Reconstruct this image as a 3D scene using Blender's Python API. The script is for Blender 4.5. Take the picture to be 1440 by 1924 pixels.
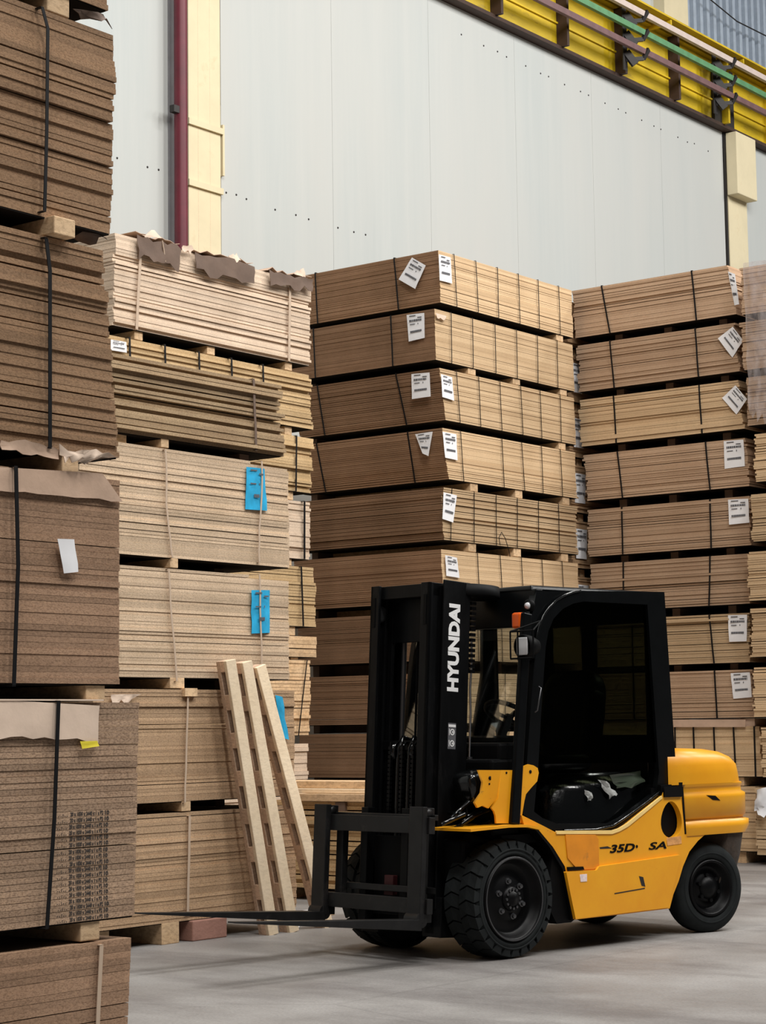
import bpy, bmesh, math, random
from mathutils import Vector, Matrix
R = random.Random(7)
for o in list(bpy.data.objects): bpy.data.objects.remove(o)
sc = bpy.context.scene
col = sc.collection

# ------------------------------------------------------------------ camera
F, W, H = 3800.0, 1440, 1924
PITCH, ROLL, AZ, HC = math.radians(6.05), math.radians(.8), math.radians(37.4), 1.41
fwd = Vector((-math.sin(AZ)*math.cos(PITCH), math.cos(AZ)*math.cos(PITCH), math.sin(PITCH)))
rt0 = Vector((math.cos(AZ), math.sin(AZ), 0)); up0 = rt0.cross(fwd)
rt = rt0*math.cos(ROLL) - up0*math.sin(ROLL)
up = rt0*math.sin(ROLL) + up0*math.cos(ROLL)
CAM = Vector((0, 0, HC))
cd = bpy.data.cameras.new('camera'); co = bpy.data.objects.new('camera', cd); col.objects.link(co)
cd.sensor_fit = 'VERTICAL'; cd.sensor_height = 24; cd.lens = 24*F/H; cd.clip_end = 300
m = Matrix.Identity(4)
for i in range(3): m[i][0], m[i][1], m[i][2] = rt[i], up[i], -fwd[i]
m.translation = CAM; co.matrix_world = m
sc.camera = co

# ------------------------------------------------------------------ light
w = bpy.data.worlds.new('hall'); sc.world = w; w.use_nodes = True
w.node_tree.nodes['Background'].inputs[0].default_value = (.93, .97, 1, 1)
w.node_tree.nodes['Background'].inputs[1].default_value = .06
sc.view_settings.view_transform = 'Standard'; sc.view_settings.look = 'None'
sc.view_settings.gamma = 1; sc.view_settings.exposure = .13; sc.view_settings.use_curve_mapping = False
def lamp(x, y, z, sx, sy, e, aim=None, c=(1, .98, .945)):
    l = bpy.data.lights.new('ceiling_lamp_light', 'AREA'); l.shape = 'RECTANGLE'; l.size = sx; l.size_y = sy
    l.energy = e; l.color = c
    o = bpy.data.objects.new('ceiling_lamp_light', l); col.objects.link(o); o.location = (x, y, z)
    d = (Vector(aim) - o.location) if aim else Vector((0, 0, -1))
    o.rotation_euler = d.to_track_quat('-Z', 'Y').to_euler()
for yy in (4, 12, 20, 28, 36):
    lamp(1.5, yy, 16.5, 1.6, 6, 1250, (-10, yy+1, 1))
lamp(1, -5, 16, 1.6, 5, 520, (-8, 6, 1))
lamp(-6.0, 8, 16.5, 1.4, 5, 760)
lamp(-6.0, 20, 16.5, 1.4, 5, 760)

# ------------------------------------------------------------------ pixel helpers (real world planes)
def ray(x, y): return fwd + rt*((x-W/2)/F) - up*((y-H/2)/F)
def onpl(x, y, n, c):
    v = ray(x, y); n = Vector(n); return CAM + v*((c-n.dot(CAM))/n.dot(v))
def fl(x, y, z=0.): return onpl(x, y, (0, 0, 1), z)
def X_(x, y, c): return onpl(x, y, (1, 0, 0), c)
def Y_(x, y, c): return onpl(x, y, (0, 1, 0), c)

# ------------------------------------------------------------------ materials
MATS = {}
def nt(name):
    m = bpy.data.materials.new(name); m.use_nodes = True
    return m, m.node_tree, m.node_tree.nodes, m.node_tree.links, m.node_tree.nodes['Principled BSDF']
def ramp(n, a, b, ca=None, cb=None):
    r = n.new('ShaderNodeValToRGB'); r.color_ramp.elements[0].position = a; r.color_ramp.elements[1].position = b
    if ca: r.color_ramp.elements[0].color = (*ca, 1); r.color_ramp.elements[1].color = (*cb, 1)
    return r
def mixc(n, l, fac, a, b, mode='MIX'):
    x = n.new('ShaderNodeMix'); x.data_type = 'RGBA'; x.blend_type = mode
    for s, v in ((0, fac), (6, a), (7, b)):
        if hasattr(v, 'links'): l.new(v, x.inputs[s])
        elif isinstance(v, tuple): x.inputs[s].default_value = (*v, 1)
        else: x.inputs[s].default_value = v
    return x.outputs[2]
def coords(n, l, scale=(1, 1, 1), kind='Object'):
    tc = n.new('ShaderNodeTexCoord'); mp = n.new('ShaderNodeMapping'); mp.inputs['Scale'].default_value = scale
    l.new(tc.outputs[kind], mp.inputs[0]); return mp.outputs[0]
def noise(n, l, v, s, d=4, r=.6):
    t = n.new('ShaderNodeTexNoise'); t.inputs['Scale'].default_value = s; t.inputs['Detail'].default_value = d
    t.inputs['Roughness'].default_value = r; l.new(v, t.inputs['Vector']); return t.outputs['Fac']
def plain(name, c, rough=.5, metal=0, var=.0, vs=6, spec=.5, bump=0, bs=40, dirt_shade=None, dirt_shade_amt=.5, dscale=3, stretch=(1, 1, 1)):
    if name in MATS: return MATS[name]
    m, t, n, l, b = nt(name)
    b.inputs['Roughness'].default_value = rough; b.inputs['Metallic'].default_value = metal
    b.inputs['Specular IOR Level'].default_value = spec
    v = coords(n, l, stretch); out = None
    if var or dirt_shade:
        f = noise(n, l, v, vs, 5)
        r = ramp(n, .3, .7); l.new(f, r.inputs[0])
        out = mixc(n, l, r.outputs[0], tuple(x*(1-var) for x in c), tuple(min(1, x*(1+var)) for x in c))
        if dirt_shade:
            f2 = noise(n, l, v, dscale, 8, .7); r2 = ramp(n, .58, .68); l.new(f2, r2.inputs[0])
            mm = n.new('ShaderNodeMath'); mm.operation = 'MULTIPLY'; mm.inputs[1].default_value = dirt_shade_amt; l.new(r2.outputs[0], mm.inputs[0])
            out = mixc(n, l, mm.outputs[0], out, dirt_shade)
        l.new(out, b.inputs['Base Color'])
    else: b.inputs['Base Color'].default_value = (*c, 1)
    if bump:
        f3 = noise(n, l, v, bs, 5); bp = n.new('ShaderNodeBump'); bp.inputs['Strength'].default_value = bump
        bp.inputs['Distance'].default_value = .01; l.new(f3, bp.inputs['Height']); l.new(bp.outputs[0], b.inputs['Normal'])
    MATS[name] = m; return m
def particle(name, c, c2, fleck=(.12, .07, .04), amt=.6, fs=75, layer=0):
    """pressed board edge: fine flecks, soft patches; every board a slightly different tone; layer = faint lines per metre"""
    m, t, n, l, b = nt(name); b.inputs['Roughness'].default_value = .85; b.inputs['Specular IOR Level'].default_value = .2
    v = coords(n, l, (1, 1, 1)); v2 = coords(n, l, (.8, .8, 1.6))
    f = noise(n, l, v, 2.3, 4); r = ramp(n, .35, .68); l.new(f, r.inputs[0])
    base = mixc(n, l, r.outputs[0], c, c2)
    oi = n.new('ShaderNodeObjectInfo'); mr = n.new('ShaderNodeMapRange'); mr.inputs[3].default_value = .80; mr.inputs[4].default_value = 1.14
    l.new(oi.outputs['Random'], mr.inputs[0])
    hs = n.new('ShaderNodeHueSaturation'); l.new(mr.outputs[0], hs.inputs['Value']); l.new(base, hs.inputs['Color'])
    g = noise(n, l, v2, fs, 3, .7); r2 = ramp(n, .40, .54, fleck, (1, 1, 1)); l.new(g, r2.inputs[0])
    out = mixc(n, l, amt, hs.outputs[0], r2.outputs[0], 'MULTIPLY')
    g2 = noise(n, l, v2, fs*.55, 2, .6); r3 = ramp(n, .50, .68, (1, 1, 1), (1.5, 1.45, 1.35)); l.new(g2, r3.inputs[0])
    out = mixc(n, l, .7*amt, out, r3.outputs[0], 'MULTIPLY')
    if layer:
        vz = coords(n, l, (.25, .25, layer)); h = noise(n, l, vz, 1.0, 2, .5); r4 = ramp(n, .38, .62, (.86, .83, .80), (1.06, 1.06, 1.06)); l.new(h, r4.inputs[0])
        out = mixc(n, l, 1.0, out, r4.outputs[0], 'MULTIPLY')
    l.new(out, b.inputs['Base Color'])
    bp = n.new('ShaderNodeBump'); bp.inputs['Strength'].default_value = .5; bp.inputs['Distance'].default_value = .003
    l.new(g, bp.inputs['Height']); l.new(bp.outputs[0], b.inputs['Normal'])
    return m
M = dict(
 chip_brown=particle('chip_brown', (.33, .205, .12), (.265, .16, .09), amt=.33, fs=110),
 chip_rust=particle('chip_rust', (.38, .24, .155), (.30, .185, .115), amt=.34, fs=110),
 chip_grey=particle('chip_grey', (.43, .295, .20), (.355, .235, .155), fs=100, amt=.45),
 chip_pale=particle('chip_pale', (.66, .50, .35), (.56, .42, .285), amt=.26, fs=90),
 chip_cream=particle('chip_cream', (.72, .57, .435), (.60, .465, .345), amt=.18, fs=90),
 chip_dun=particle('chip_dun', (.34, .235, .14), (.43, .31, .185), amt=.3, fs=90),
 chip_mid=particle('chip_mid', (.52, .355, .22), (.43, .285, .17), amt=.32, fs=90),
 chip_straw=particle('chip_straw', (.60, .43, .24), (.50, .345, .18), amt=.25, fs=90),
 mdf=particle('mdf', (.62, .45, .275), (.56, .40, .24), amt=.12, fs=90, layer=35),
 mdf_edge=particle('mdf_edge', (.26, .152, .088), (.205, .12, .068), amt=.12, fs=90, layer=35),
 mdf_dark=particle('mdf_dark', (.55, .36, .21), (.50, .32, .18), amt=.12, fs=90, layer=35),
 mdf_pink=particle('mdf_pink', (.50, .35, .235), (.45, .305, .20), amt=.12, fs=90, layer=35),
 timber=particle('timber', (.70, .50, .31), (.58, .39, .22), amt=.25, fs=30),
 timber_pale=particle('timber_pale', (.93, .77, .56), (.85, .68, .47), amt=.1, fs=30),
 timber_side=particle('timber_side', (.70, .50, .36), (.58, .41, .29), amt=.2, fs=45),
)
M['base'] = plain('gap_shade_black', (.010, .008, .007), .9, spec=.1)  # near-black colour standing for the shade under bundles
M['strap'] = plain('strap_black', (.005, .005, .006), .5, spec=.2)
M['string'] = plain('string_tan', (.50, .38, .28), .8)
M['paper'] = plain('paper_white', (.80, .80, .82), .8, var=.04)
M['ink_dark'] = plain('ink_dark', (.025, .022, .022), .8)
M['ink'] = plain('ink', (.10, .10, .11), .8)
M['ink_soft'] = plain('ink_soft', (.30, .30, .33), .8)
M['bluefilm'] = plain('blue_film', (.03, .38, .66), .35, var=.25, vs=9)
M['kraft'] = plain('kraft_paper', (.52, .36, .26), .8, var=.15, vs=4, bump=.3, bs=12)
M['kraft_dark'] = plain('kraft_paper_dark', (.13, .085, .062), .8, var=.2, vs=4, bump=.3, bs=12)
M['kraft_pale'] = plain('kraft_paper_pale', (.72, .56, .44), .8, var=.1, vs=4, bump=.2, bs=12)
M['yellow_note'] = plain('yellow_note', (.82, .68, .04), .7)
M['cream'] = plain('cream_paint', (.68, .595, .40), .8, var=.05, vs=3, dirt_shade=(.5, .36, .2), dirt_shade_amt=.3, bump=.2, bs=6)
M['crimson'] = plain('crimson_paint', (.115, .006, .018), .5, var=.25, vs=4, dirt_shade=(.08, .01, .02), dscale=8)
M['greysteel'] = plain('grey_paint', (.20, .195, .205), .6, var=.1)
M['dark'] = plain('dark_steel', (.014, .011, .010), .6)
M['black'] = plain('black_paint', (.0022, .0026, .003), .30, var=.3, vs=8, spec=.16)
M['black_matt'] = plain('black_matt', (.0022, .0023, .0026), .55, spec=.10)
M['black_gloss'] = plain('black_gloss', (.002, .0024, .0026), .14, spec=.45, bump=.35, bs=7)
M['mast'] = plain('mast_steel', (.0030, .0032, .0036), .45, spec=.14, var=.4, vs=14, dirt_shade=(.018, .017, .017), dirt_shade_amt=.35, dscale=10, stretch=(1, 1, .3))
M['fork'] = plain('fork_steel', (.0085, .0083, .0085), .42, spec=.3, var=.4, vs=9, dirt_shade=(.035, .03, .028), dirt_shade_amt=.5, dscale=7)
M['chrome'] = plain('chrome', (.75, .75, .76), .22, metal=1)
M['nut'] = plain('wheel_nut_steel', (.10, .10, .105), .35, metal=.8)
M['rubber'] = plain('rubber', (.0105, .0125, .0130), .8, spec=.18, var=.3, vs=12)
M['rim'] = plain('rim_black', (.0022, .0022, .0026), .4, spec=.14, var=.3)
M['seat'] = plain('seat_vinyl', (.004, .005, .007), .35, spec=.4)
M['amber'] = plain('amber_lens', (.75, .11, .01), .2)
M['lens'] = plain('lamp_lens', (.62, .62, .64), .15)
M['clearpl'] = plain('grey_film', (.42, .43, .42), .25, bump=.6, bs=14)
M['greenbox'] = plain('green_tinted_plastic', (.05, .065, .045), .2, bump=.3, bs=10)
M['white'] = plain('white_vinyl', (.78, .78, .78), .5)
M['girder_y'] = plain('girder_yellow', (.58, .40, .008), .5, var=.25, vs=2, dirt_shade=(.20, .12, .02), dirt_shade_amt=.55, dscale=2.5, stretch=(1, .5, 2))  # patches made heavier and banded to stand for shading on the web
M['girder_d'] = plain('girder_brown', (.045, .022, .014), .7, var=.2)
M['bar_w'] = plain('bar_pinkish', (.60, .50, .45), .6, var=.1)
M['bar_g'] = plain('bar_green', (.10, .26, .12), .5, var=.2)
M['bar_p'] = plain('bar_purple', (.16, .085, .085), .5, var=.2)
M['corr'] = plain('corrugated_grey', (.36, .42, .50), .5, var=.1)
M['brick'] = plain('block_red', (.33, .17, .13), .9, var=.15, bump=.4)
def yellowpaint():
    m, t, n, l, b = nt('yellow_paint'); b.inputs['Roughness'].default_value = .36
    v = coords(n, l); f = noise(n, l, v, 3, 5); r = ramp(n, .35, .7); l.new(f, r.inputs[0])
    c = mixc(n, l, r.outputs[0], (.80, .36, .010), (.74, .30, .008))
    v2 = coords(n, l, (.5, 1, 1.6)); g = noise(n, l, v2, 7, 9, .75); r2 = ramp(n, .64, .70); l.new(g, r2.inputs[0])
    mm = n.new('ShaderNodeMath'); mm.operation = 'MULTIPLY'; mm.inputs[1].default_value = .75; l.new(r2.outputs[0], mm.inputs[0])
    c = mixc(n, l, mm.outputs[0], c, (.20, .10, .03))
    l.new(c, b.inputs['Base Color']); return m
M['yel'] = yellowpaint()
M['yel_o'] = plain('orange_yellow_paint', (.72, .25, .012), .4, var=.12, dirt_shade=(.2, .09, .03), dirt_shade_amt=.5, dscale=9)
M['yel_edge'] = plain('yellow_edge_worn', (.88, .62, .22), .5, var=.1)
def cwpaint():   # yellow paint worn through to filler at the rear corner
    m, t, n, l, b = nt('counterweight_paint'); b.inputs['Roughness'].default_value = .34
    v = coords(n, l); f = noise(n, l, v, 3, 5); r = ramp(n, .35, .7); l.new(f, r.inputs[0])
    c = mixc(n, l, r.outputs[0], (.80, .37, .012), (.74, .31, .010))
    sep = n.new('ShaderNodeSeparateXYZ'); tc = n.new('ShaderNodeTexCoord'); l.new(tc.outputs['Object'], sep.inputs[0])
    mr = n.new('ShaderNodeMapRange'); mr.inputs[1].default_value = -2.0; mr.inputs[2].default_value = -2.42; l.new(sep.outputs[0], mr.inputs[0])
    mz = n.new('ShaderNodeMapRange'); mz.inputs[1].default_value = .99; mz.inputs[2].default_value = .90; l.new(sep.outputs[2], mz.inputs[0])
    m1 = n.new('ShaderNodeMath'); m1.operation = 'MULTIPLY'; l.new(mr.outputs[0], m1.inputs[0]); l.new(mz.outputs[0], m1.inputs[1])
    g = noise(n, l, v, 9, 8, .7); ad = n.new('ShaderNodeMath'); l.new(m1.outputs[0], ad.inputs[0]); l.new(g, ad.inputs[1])
    r2 = ramp(n, 1.10, 1.13); l.new(ad.outputs[0], r2.inputs[0]); c = mixc(n, l, r2.outputs[0], c, (.66, .55, .30))
    g2 = noise(n, l, v, 22, 6, .6); ad2 = n.new('ShaderNodeMath'); l.new(m1.outputs[0], ad2.inputs[0]); l.new(g2, ad2.inputs[1])
    r3 = ramp(n, 1.27, 1.30); l.new(ad2.outputs[0], r3.inputs[0]); c = mixc(n, l, r3.outputs[0], c, (.05, .035, .03))
    l.new(c, b.inputs['Base Color']); return m
M['cw'] = cwpaint()
def glass(name, c, gl=.06):
    m = bpy.data.materials.new(name); m.use_nodes = True; n = m.node_tree.nodes; l = m.node_tree.links; n.clear()
    o = n.new('ShaderNodeOutputMaterial'); t = n.new('ShaderNodeBsdfTransparent'); t.inputs[0].default_value = (*c, 1)
    g = n.new('ShaderNodeBsdfGlossy'); g.inputs['Roughness'].default_value = .03; mx = n.new('ShaderNodeMixShader')
    fr = n.new('ShaderNodeFresnel'); fr.inputs[0].default_value = 1.4; mu = n.new('ShaderNodeMath'); mu.operation = 'MULTIPLY'; mu.inputs[1].default_value = gl*10
    l.new(fr.outputs[0], mu.inputs[0]); l.new(mu.outputs[0], mx.inputs[0]); l.new(t.outputs[0], mx.inputs[1]); l.new(g.outputs[0], mx.inputs[2]); l.new(mx.outputs[0], o.inputs[0])
    return m
M['tint'] = glass('tinted_glass', (.17, .18, .135), .008)
M['clear'] = glass('clear_glass', (.9, .93, .91), .05)
def filmmat():
    m, t, n, l, b = nt('stretch_film'); b.inputs['Base Color'].default_value = (.62, .55, .54, 1); b.inputs['Roughness'].default_value = .22
    v = coords(n, l, (1, 1, .5)); f = noise(n, l, v, 6, 6); r = ramp(n, .35, .75, (.06,)*3, (.42,)*3); l.new(f, r.inputs[0]); l.new(r.outputs[0], b.inputs['Alpha'])
    bp = n.new('ShaderNodeBump'); bp.inputs['Strength'].default_value = .7; bp.inputs['Distance'].default_value = .03; l.new(f, bp.inputs['Height']); l.new(bp.outputs[0], b.inputs['Normal']); return m
M['film'] = filmmat()
def wallmat():
    m, t, n, l, b = nt('wall_panel_paint'); b.inputs['Roughness'].default_value = .75
    v = coords(n, l, (1, 1, .05)); f = noise(n, l, v, 3.5, 6, .7); r = ramp(n, .3, .7); l.new(f, r.inputs[0])
    c = mixc(n, l, r.outputs[0], (.425, .463, .460), (.49, .513, .50))
    v2 = coords(n, l, (1, 1, .3)); f2 = noise(n, l, v2, .35, 3); r2 = ramp(n, .35, .7); l.new(f2, r2.inputs[0])
    c = mixc(n, l, r2.outputs[0], c, (.51, .51, .485)); l.new(c, b.inputs['Base Color']); return m
M['wall'] = wallmat()
def floormat():
    m, t, n, l, b = nt('concrete'); b.inputs['Roughness'].default_value = .55
    v = coords(n, l); f = noise(n, l, v, .8, 8, .65); r = ramp(n, .35, .68); l.new(f, r.inputs[0])
    c = mixc(n, l, r.outputs[0], (.205, .193, .185), (.305, .292, .280))
    v2 = coords(n, l, (.5, 1.3, 1)); f2 = noise(n, l, v2, 1.0, 7, .65); r2 = ramp(n, .47, .66); l.new(f2, r2.inputs[0])
    mm = n.new('ShaderNodeMath'); mm.operation = 'MULTIPLY'; mm.inputs[1].default_value = .6; l.new(r2.outputs[0], mm.inputs[0])
    c = mixc(n, l, mm.outputs[0], c, (.10, .088, .086))
    f3 = noise(n, l, v, 60, 4, .7); r3 = ramp(n, .35, .65, (.82,)*3, (1.1,)*3); l.new(f3, r3.inputs[0])
    c = mixc(n, l, 1.0, c, r3.outputs[0], 'MULTIPLY')
    vo = n.new('ShaderNodeTexVoronoi'); vo.feature = 'DISTANCE_TO_EDGE'; vo.inputs['Scale'].default_value = .22; l.new(v, vo.inputs['Vector'])
    r4 = ramp(n, .0, .003, (.35,)*3, (1,)*3); l.new(vo.outputs['Distance'], r4.inputs[0]); c = mixc(n, l, .22, c, r4.outputs[0], 'MULTIPLY')
    l.new(c, b.inputs['Base Color'])
    rr = ramp(n, .3, .7, (.42,)*3, (.65,)*3); l.new(f, rr.inputs[0]); l.new(rr.outputs[0], b.inputs['Roughness'])
    bp = n.new('ShaderNodeBump'); bp.inputs['Strength'].default_value = .15; bp.inputs['Distance'].default_value = .01; l.new(f3, bp.inputs['Height']); l.new(bp.outputs[0], b.inputs['Normal'])
    return m
M['floor'] = floormat()

# ------------------------------------------------------------------ mesh helpers
class MB:
    def __init__(s, org=(0, 0, 0)): s.v = []; s.f = []; s.sm = []; s.o = Vector(org)
    def add(s, vs, fs, smooth=False):
        k = len(s.v); s.v += [tuple(Vector(a)-s.o) for a in vs]
        for f in fs: s.f.append([k+i for i in f]); s.sm.append(smooth)
        return s
    def hexa(s, p):   # 0-3 bottom ring ccw, 4-7 top
        return s.add(p, [(3, 2, 1, 0), (4, 5, 6, 7), (0, 1, 5, 4), (1, 2, 6, 5), (2, 3, 7, 6), (3, 0, 4, 7)])
    def box(s, a, b):
        x0, y0, z0 = (min(a[i], b[i]) for i in range(3)); x1, y1, z1 = (max(a[i], b[i]) for i in range(3))
        return s.hexa([(x0, y0, z0), (x1, y0, z0), (x1, y1, z0), (x0, y1, z0), (x0, y0, z1), (x1, y0, z1), (x1, y1, z1), (x0, y1, z1)])
    def bar(s, p, q, wa, wb, upv=(0, 0, 1)):   # rectangular bar from p to q; wa along side, wb along up
        p, q = Vector(p), Vector(q); d = (q-p).normalized(); u = Vector(upv)
        a = d.cross(u).normalized()*wa/2; b = a.cross(d).normalized()*wb/2
        return s.hexa([p-a-b, p+a-b, p+a+b, p-a+b, q-a-b, q+a-b, q+a+b, q-a+b])
    def tube(s, pts, r, seg=10, caps=True, smooth=True):
        pts = [Vector(p) for p in pts]; n = len(pts); rs = r if isinstance(r, (list, tuple)) else [r]*n
        t0 = (pts[1]-pts[0]).normalized(); a = t0.orthogonal().normalized(); vs = []
        for i, p in enumerate(pts):
            t = (pts[min(i+1, n-1)]-pts[max(i-1, 0)]).normalized(); a = (a-t*a.dot(t)).normalized(); b = t.cross(a)
            for k in range(seg):
                g = 2*math.pi*k/seg; vs.append(p+(a*math.cos(g)+b*math.sin(g))*rs[i])
        fs = [(i*seg+k, i*seg+(k+1) % seg, (i+1)*seg+(k+1) % seg, (i+1)*seg+k) for i in range(n-1) for k in range(seg)]
        s.add(vs, fs, smooth)
        if caps: s.add([v for v in vs[:seg]], [tuple(range(seg))[::-1]]); s.add(vs[-seg:], [tuple(range(seg))])
        return s
    def lathe(s, prof, c, ax=(0, 1, 0), seg=48, smooth=True):   # prof [(r, h)] around axis through c
        ax = Vector(ax).normalized(); a = ax.orthogonal().normalized(); b = ax.cross(a); c = Vector(c); vs = []
        for (r, h) in prof:
            for k in range(seg):
                g = 2*math.pi*k/seg; vs.append(c+ax*h+(a*math.cos(g)+b*math.sin(g))*r)
        n = len(prof)
        fs = [(i*seg+k, i*seg+(k+1) % seg, (i+1)*seg+(k+1) % seg, (i+1)*seg+k) for i in range(n-1) for k in range(seg)]
        return s.add(vs, fs, smooth)
    def ribbon(s, pts, side, wd, th, nrm):   # flat band following pts
        pts = [Vector(p) for p in pts]; side = Vector(side)*wd/2; nrm = Vector(nrm)*th; vs = []
        for p in pts: vs += [p-side, p+side, p+side+nrm, p-side+nrm]
        fs = [(4*i+k, 4*i+(k+1) % 4, 4*i+4+(k+1) % 4, 4*i+4+k) for i in range(len(pts)-1) for k in range(4)]
        n = len(pts); fs += [(3, 2, 1, 0), (4*n-4, 4*n-3, 4*n-2, 4*n-1)]
        return s.add(vs, fs)
    def mesh(s, name):
        me = bpy.data.meshes.new(name); me.from_pydata(s.v, [], s.f)
        me.polygons.foreach_set('use_smooth', s.sm); me.update()
        bm = bmesh.new(); bm.from_mesh(me); bmesh.ops.recalc_face_normals(bm, faces=bm.faces); bm.to_mesh(me); bm.free()
        return me
    def build(s, name, mat, parent=None, bevel=0, **kw): return link(name, s.mesh(name), mat, parent, bevel, **kw)
def link(name, me, mat, parent=None, bevel=0, label=None, kind=None):
    o = bpy.data.objects.new(name, me); col.objects.link(o)
    if mat: me.materials.clear(); me.materials.append(M[mat] if isinstance(mat, str) else mat)
    if parent: o.parent = parent
    if bevel:
        b = o.modifiers.new('bevel', 'BEVEL'); b.width = bevel; b.segments = 2; b.limit_method = 'ANGLE'; b.angle_limit = math.radians(35)
    if label: o['label'] = label
    if kind: o['kind'] = kind
    return o
def thing(name, label, cat, loc=(0, 0, 0), rz=0, group=None):
    o = bpy.data.objects.new(name, None); col.objects.link(o); o.location = loc; o.rotation_euler = (0, 0, rz); o.empty_display_size = .1
    o['label'] = label; o['category'] = cat
    if group: o['group'] = group
    return o
def tag(o, label, cat, group=None):
    o['label'] = label; o['category'] = cat
    if group: o['group'] = group
    return o
def plate(outer, holes=(), h=.02, bevel=0.0):
    """flat shape in local XY, thickness h along +Z (filled curve -> mesh)"""
    cu = bpy.data.curves.new('plate', 'CURVE'); cu.dimensions = '2D'; cu.fill_mode = 'BOTH'; cu.extrude = h/2; cu.bevel_depth = bevel; cu.bevel_resolution = 1
    if bevel: cu.offset = -bevel
    for pl in (outer, *holes):
        sp = cu.splines.new('POLY'); sp.points.add(len(pl)-1); sp.use_cyclic_u = True
        for i, p in enumerate(pl): sp.points[i].co = (p[0], p[1], 0, 1)
    o = bpy.data.objects.new('tmp', cu); col.objects.link(o); dg = bpy.context.evaluated_depsgraph_get()
    me = bpy.data.meshes.new_from_object(o.evaluated_get(dg)); bpy.data.objects.remove(o); bpy.data.curves.remove(cu)
    return me
def textmesh(s, size, h=.001, bold=0., shear=0.):
    cu = bpy.data.curves.new('text', 'FONT'); cu.body = s; cu.size = size; cu.extrude = h; cu.offset = bold; cu.align_x = 'LEFT'; cu.shear = shear; cu.resolution_u = 3
    o = bpy.data.objects.new('tmp', cu); col.objects.link(o); dg = bpy.context.evaluated_depsgraph_get(); dg.update()
    me = bpy.data.meshes.new_from_object(o.evaluated_get(dg)); bpy.data.objects.remove(o); bpy.data.curves.remove(cu)
    return me
def fit(me, w=None, h=None):   # scale text mesh to an exact width / height, origin at lower left
    xs = [v.co.x for v in me.vertices]; ys = [v.co.y for v in me.vertices]; x0, x1, y0, y1 = min(xs), max(xs), min(ys), max(ys)
    sx = w/(x1-x0) if w else 1; sy = h/(y1-y0) if h else 1
    for v in me.vertices: v.co.x = (v.co.x-x0)*sx; v.co.y = (v.co.y-y0)*sy
    return me
def frame_mat(o, ex, ey):   # local X->ex, Y->ey
    ex = Vector(ex).normalized(); ey = Vector(ey).normalized(); ez = ex.cross(ey)
    m = Matrix.Identity(4)
    for i in range(3): m[i][0], m[i][1], m[i][2], m[i][3] = ex[i], ey[i], ez[i], o[i]
    return m
def sheet(name, q, mat, parent=None, org=(0, 0, 0), nu=4, nv=5, n=(1, 0, 0), off=.006, bulge=.0, ragged=0., rag_top=0., th=.0012, seed=1, **kw):
    """paper sheet from 4 corners TL TR BR BL, standing off along n, optional ragged lower / upper edge"""
    r = random.Random(seed); q = [Vector(p) for p in q]; n = Vector(n); vs = []
    dn = [r.uniform(-1, 1) for _ in range(nu+1)]; up_ = [r.uniform(-1, 1) for _ in range(nu+1)]
    for j in range(nv+1):
        for i in range(nu+1):
            u, v = i/nu, j/nv
            p = q[0].lerp(q[1], u).lerp(q[3].lerp(q[2], u), v)
            p = p + n*(off+bulge*(math.sin(math.pi*u)*.5+r.uniform(-.5, .5)*(1 if 0 < j else .3)))
            p.z += ragged*dn[i]*v**3 + rag_top*up_[i]*(1-v)**3
            vs.append(p)
    W_ = nu+1; lo = [p-n*th for p in vs]; mb = MB(org)
    g1 = [(j*W_+i, j*W_+i+1, (j+1)*W_+i+1, (j+1)*W_+i) for j in range(nv) for i in range(nu)]
    mb.add(vs, g1, True); mb.add(lo, [f[::-1] for f in g1], True)
    rim = [i for i in range(nu)]+[j*W_+nu for j in range(nv)]+[nv*W_+i for i in range(nu, 0, -1)]+[j*W_ for j in range(nv, 0, -1)]; m_ = len(rim)
    mb.add([vs[i] for i in rim]+[lo[i] for i in rim], [(k, k+m_, (k+1) % m_+m_, (k+1) % m_) for k in range(m_)])
    me = bpy.data.meshes.new(name); me.from_pydata(mb.v, [], mb.f); me.polygons.foreach_set('use_smooth', mb.sm); me.update()
    return link(name, me, mat, parent, **kw)
def label_sheet(q, parent, org, n, seed, mat='paper', lab='white printed tag', off=.014, prints=True, bulge=.004):
    q = [Vector(p) for p in q]
    s = sheet('tag_sheet', q, mat, parent, org, 3, 4, n, off, bulge, seed=seed, label=lab)
    if not prints: return s
    r = random.Random(seed+50); b = MB(org); nn = Vector(n)*(off+bulge*.5+.0045)
    def bar(u0, u1, v0, v1):
        f = lambda u, v: q[0].lerp(q[1], u).lerp(q[3].lerp(q[2], u), v)+nn
        a = [f(u0, v0), f(u1, v0), f(u1, v1), f(u0, v1)]; b.hexa([p-Vector(n)*.0008 for p in a]+a)
    bar(.16, .52, .05, .085)
    bar(.62, .86, .13, .165)
    x = .14 if mat == 'paper' else 9
    while x < .84: w_ = r.uniform(.03, .12); bar(x, min(x+w_, .88), .21, .285); x += w_+.02
    bar(.16, .46, .37, .40); bar(.62, .66, .36, .41)
    x = .16 if mat == 'paper' else .34
    while x < (.84 if mat == 'paper' else .6): w_ = r.uniform(.02, .05); bar(x, min(x+w_, .86), .63, .71); x += w_+.008
    b.build('lettering', 'ink', s, kind='stuff')
    return s

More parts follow.
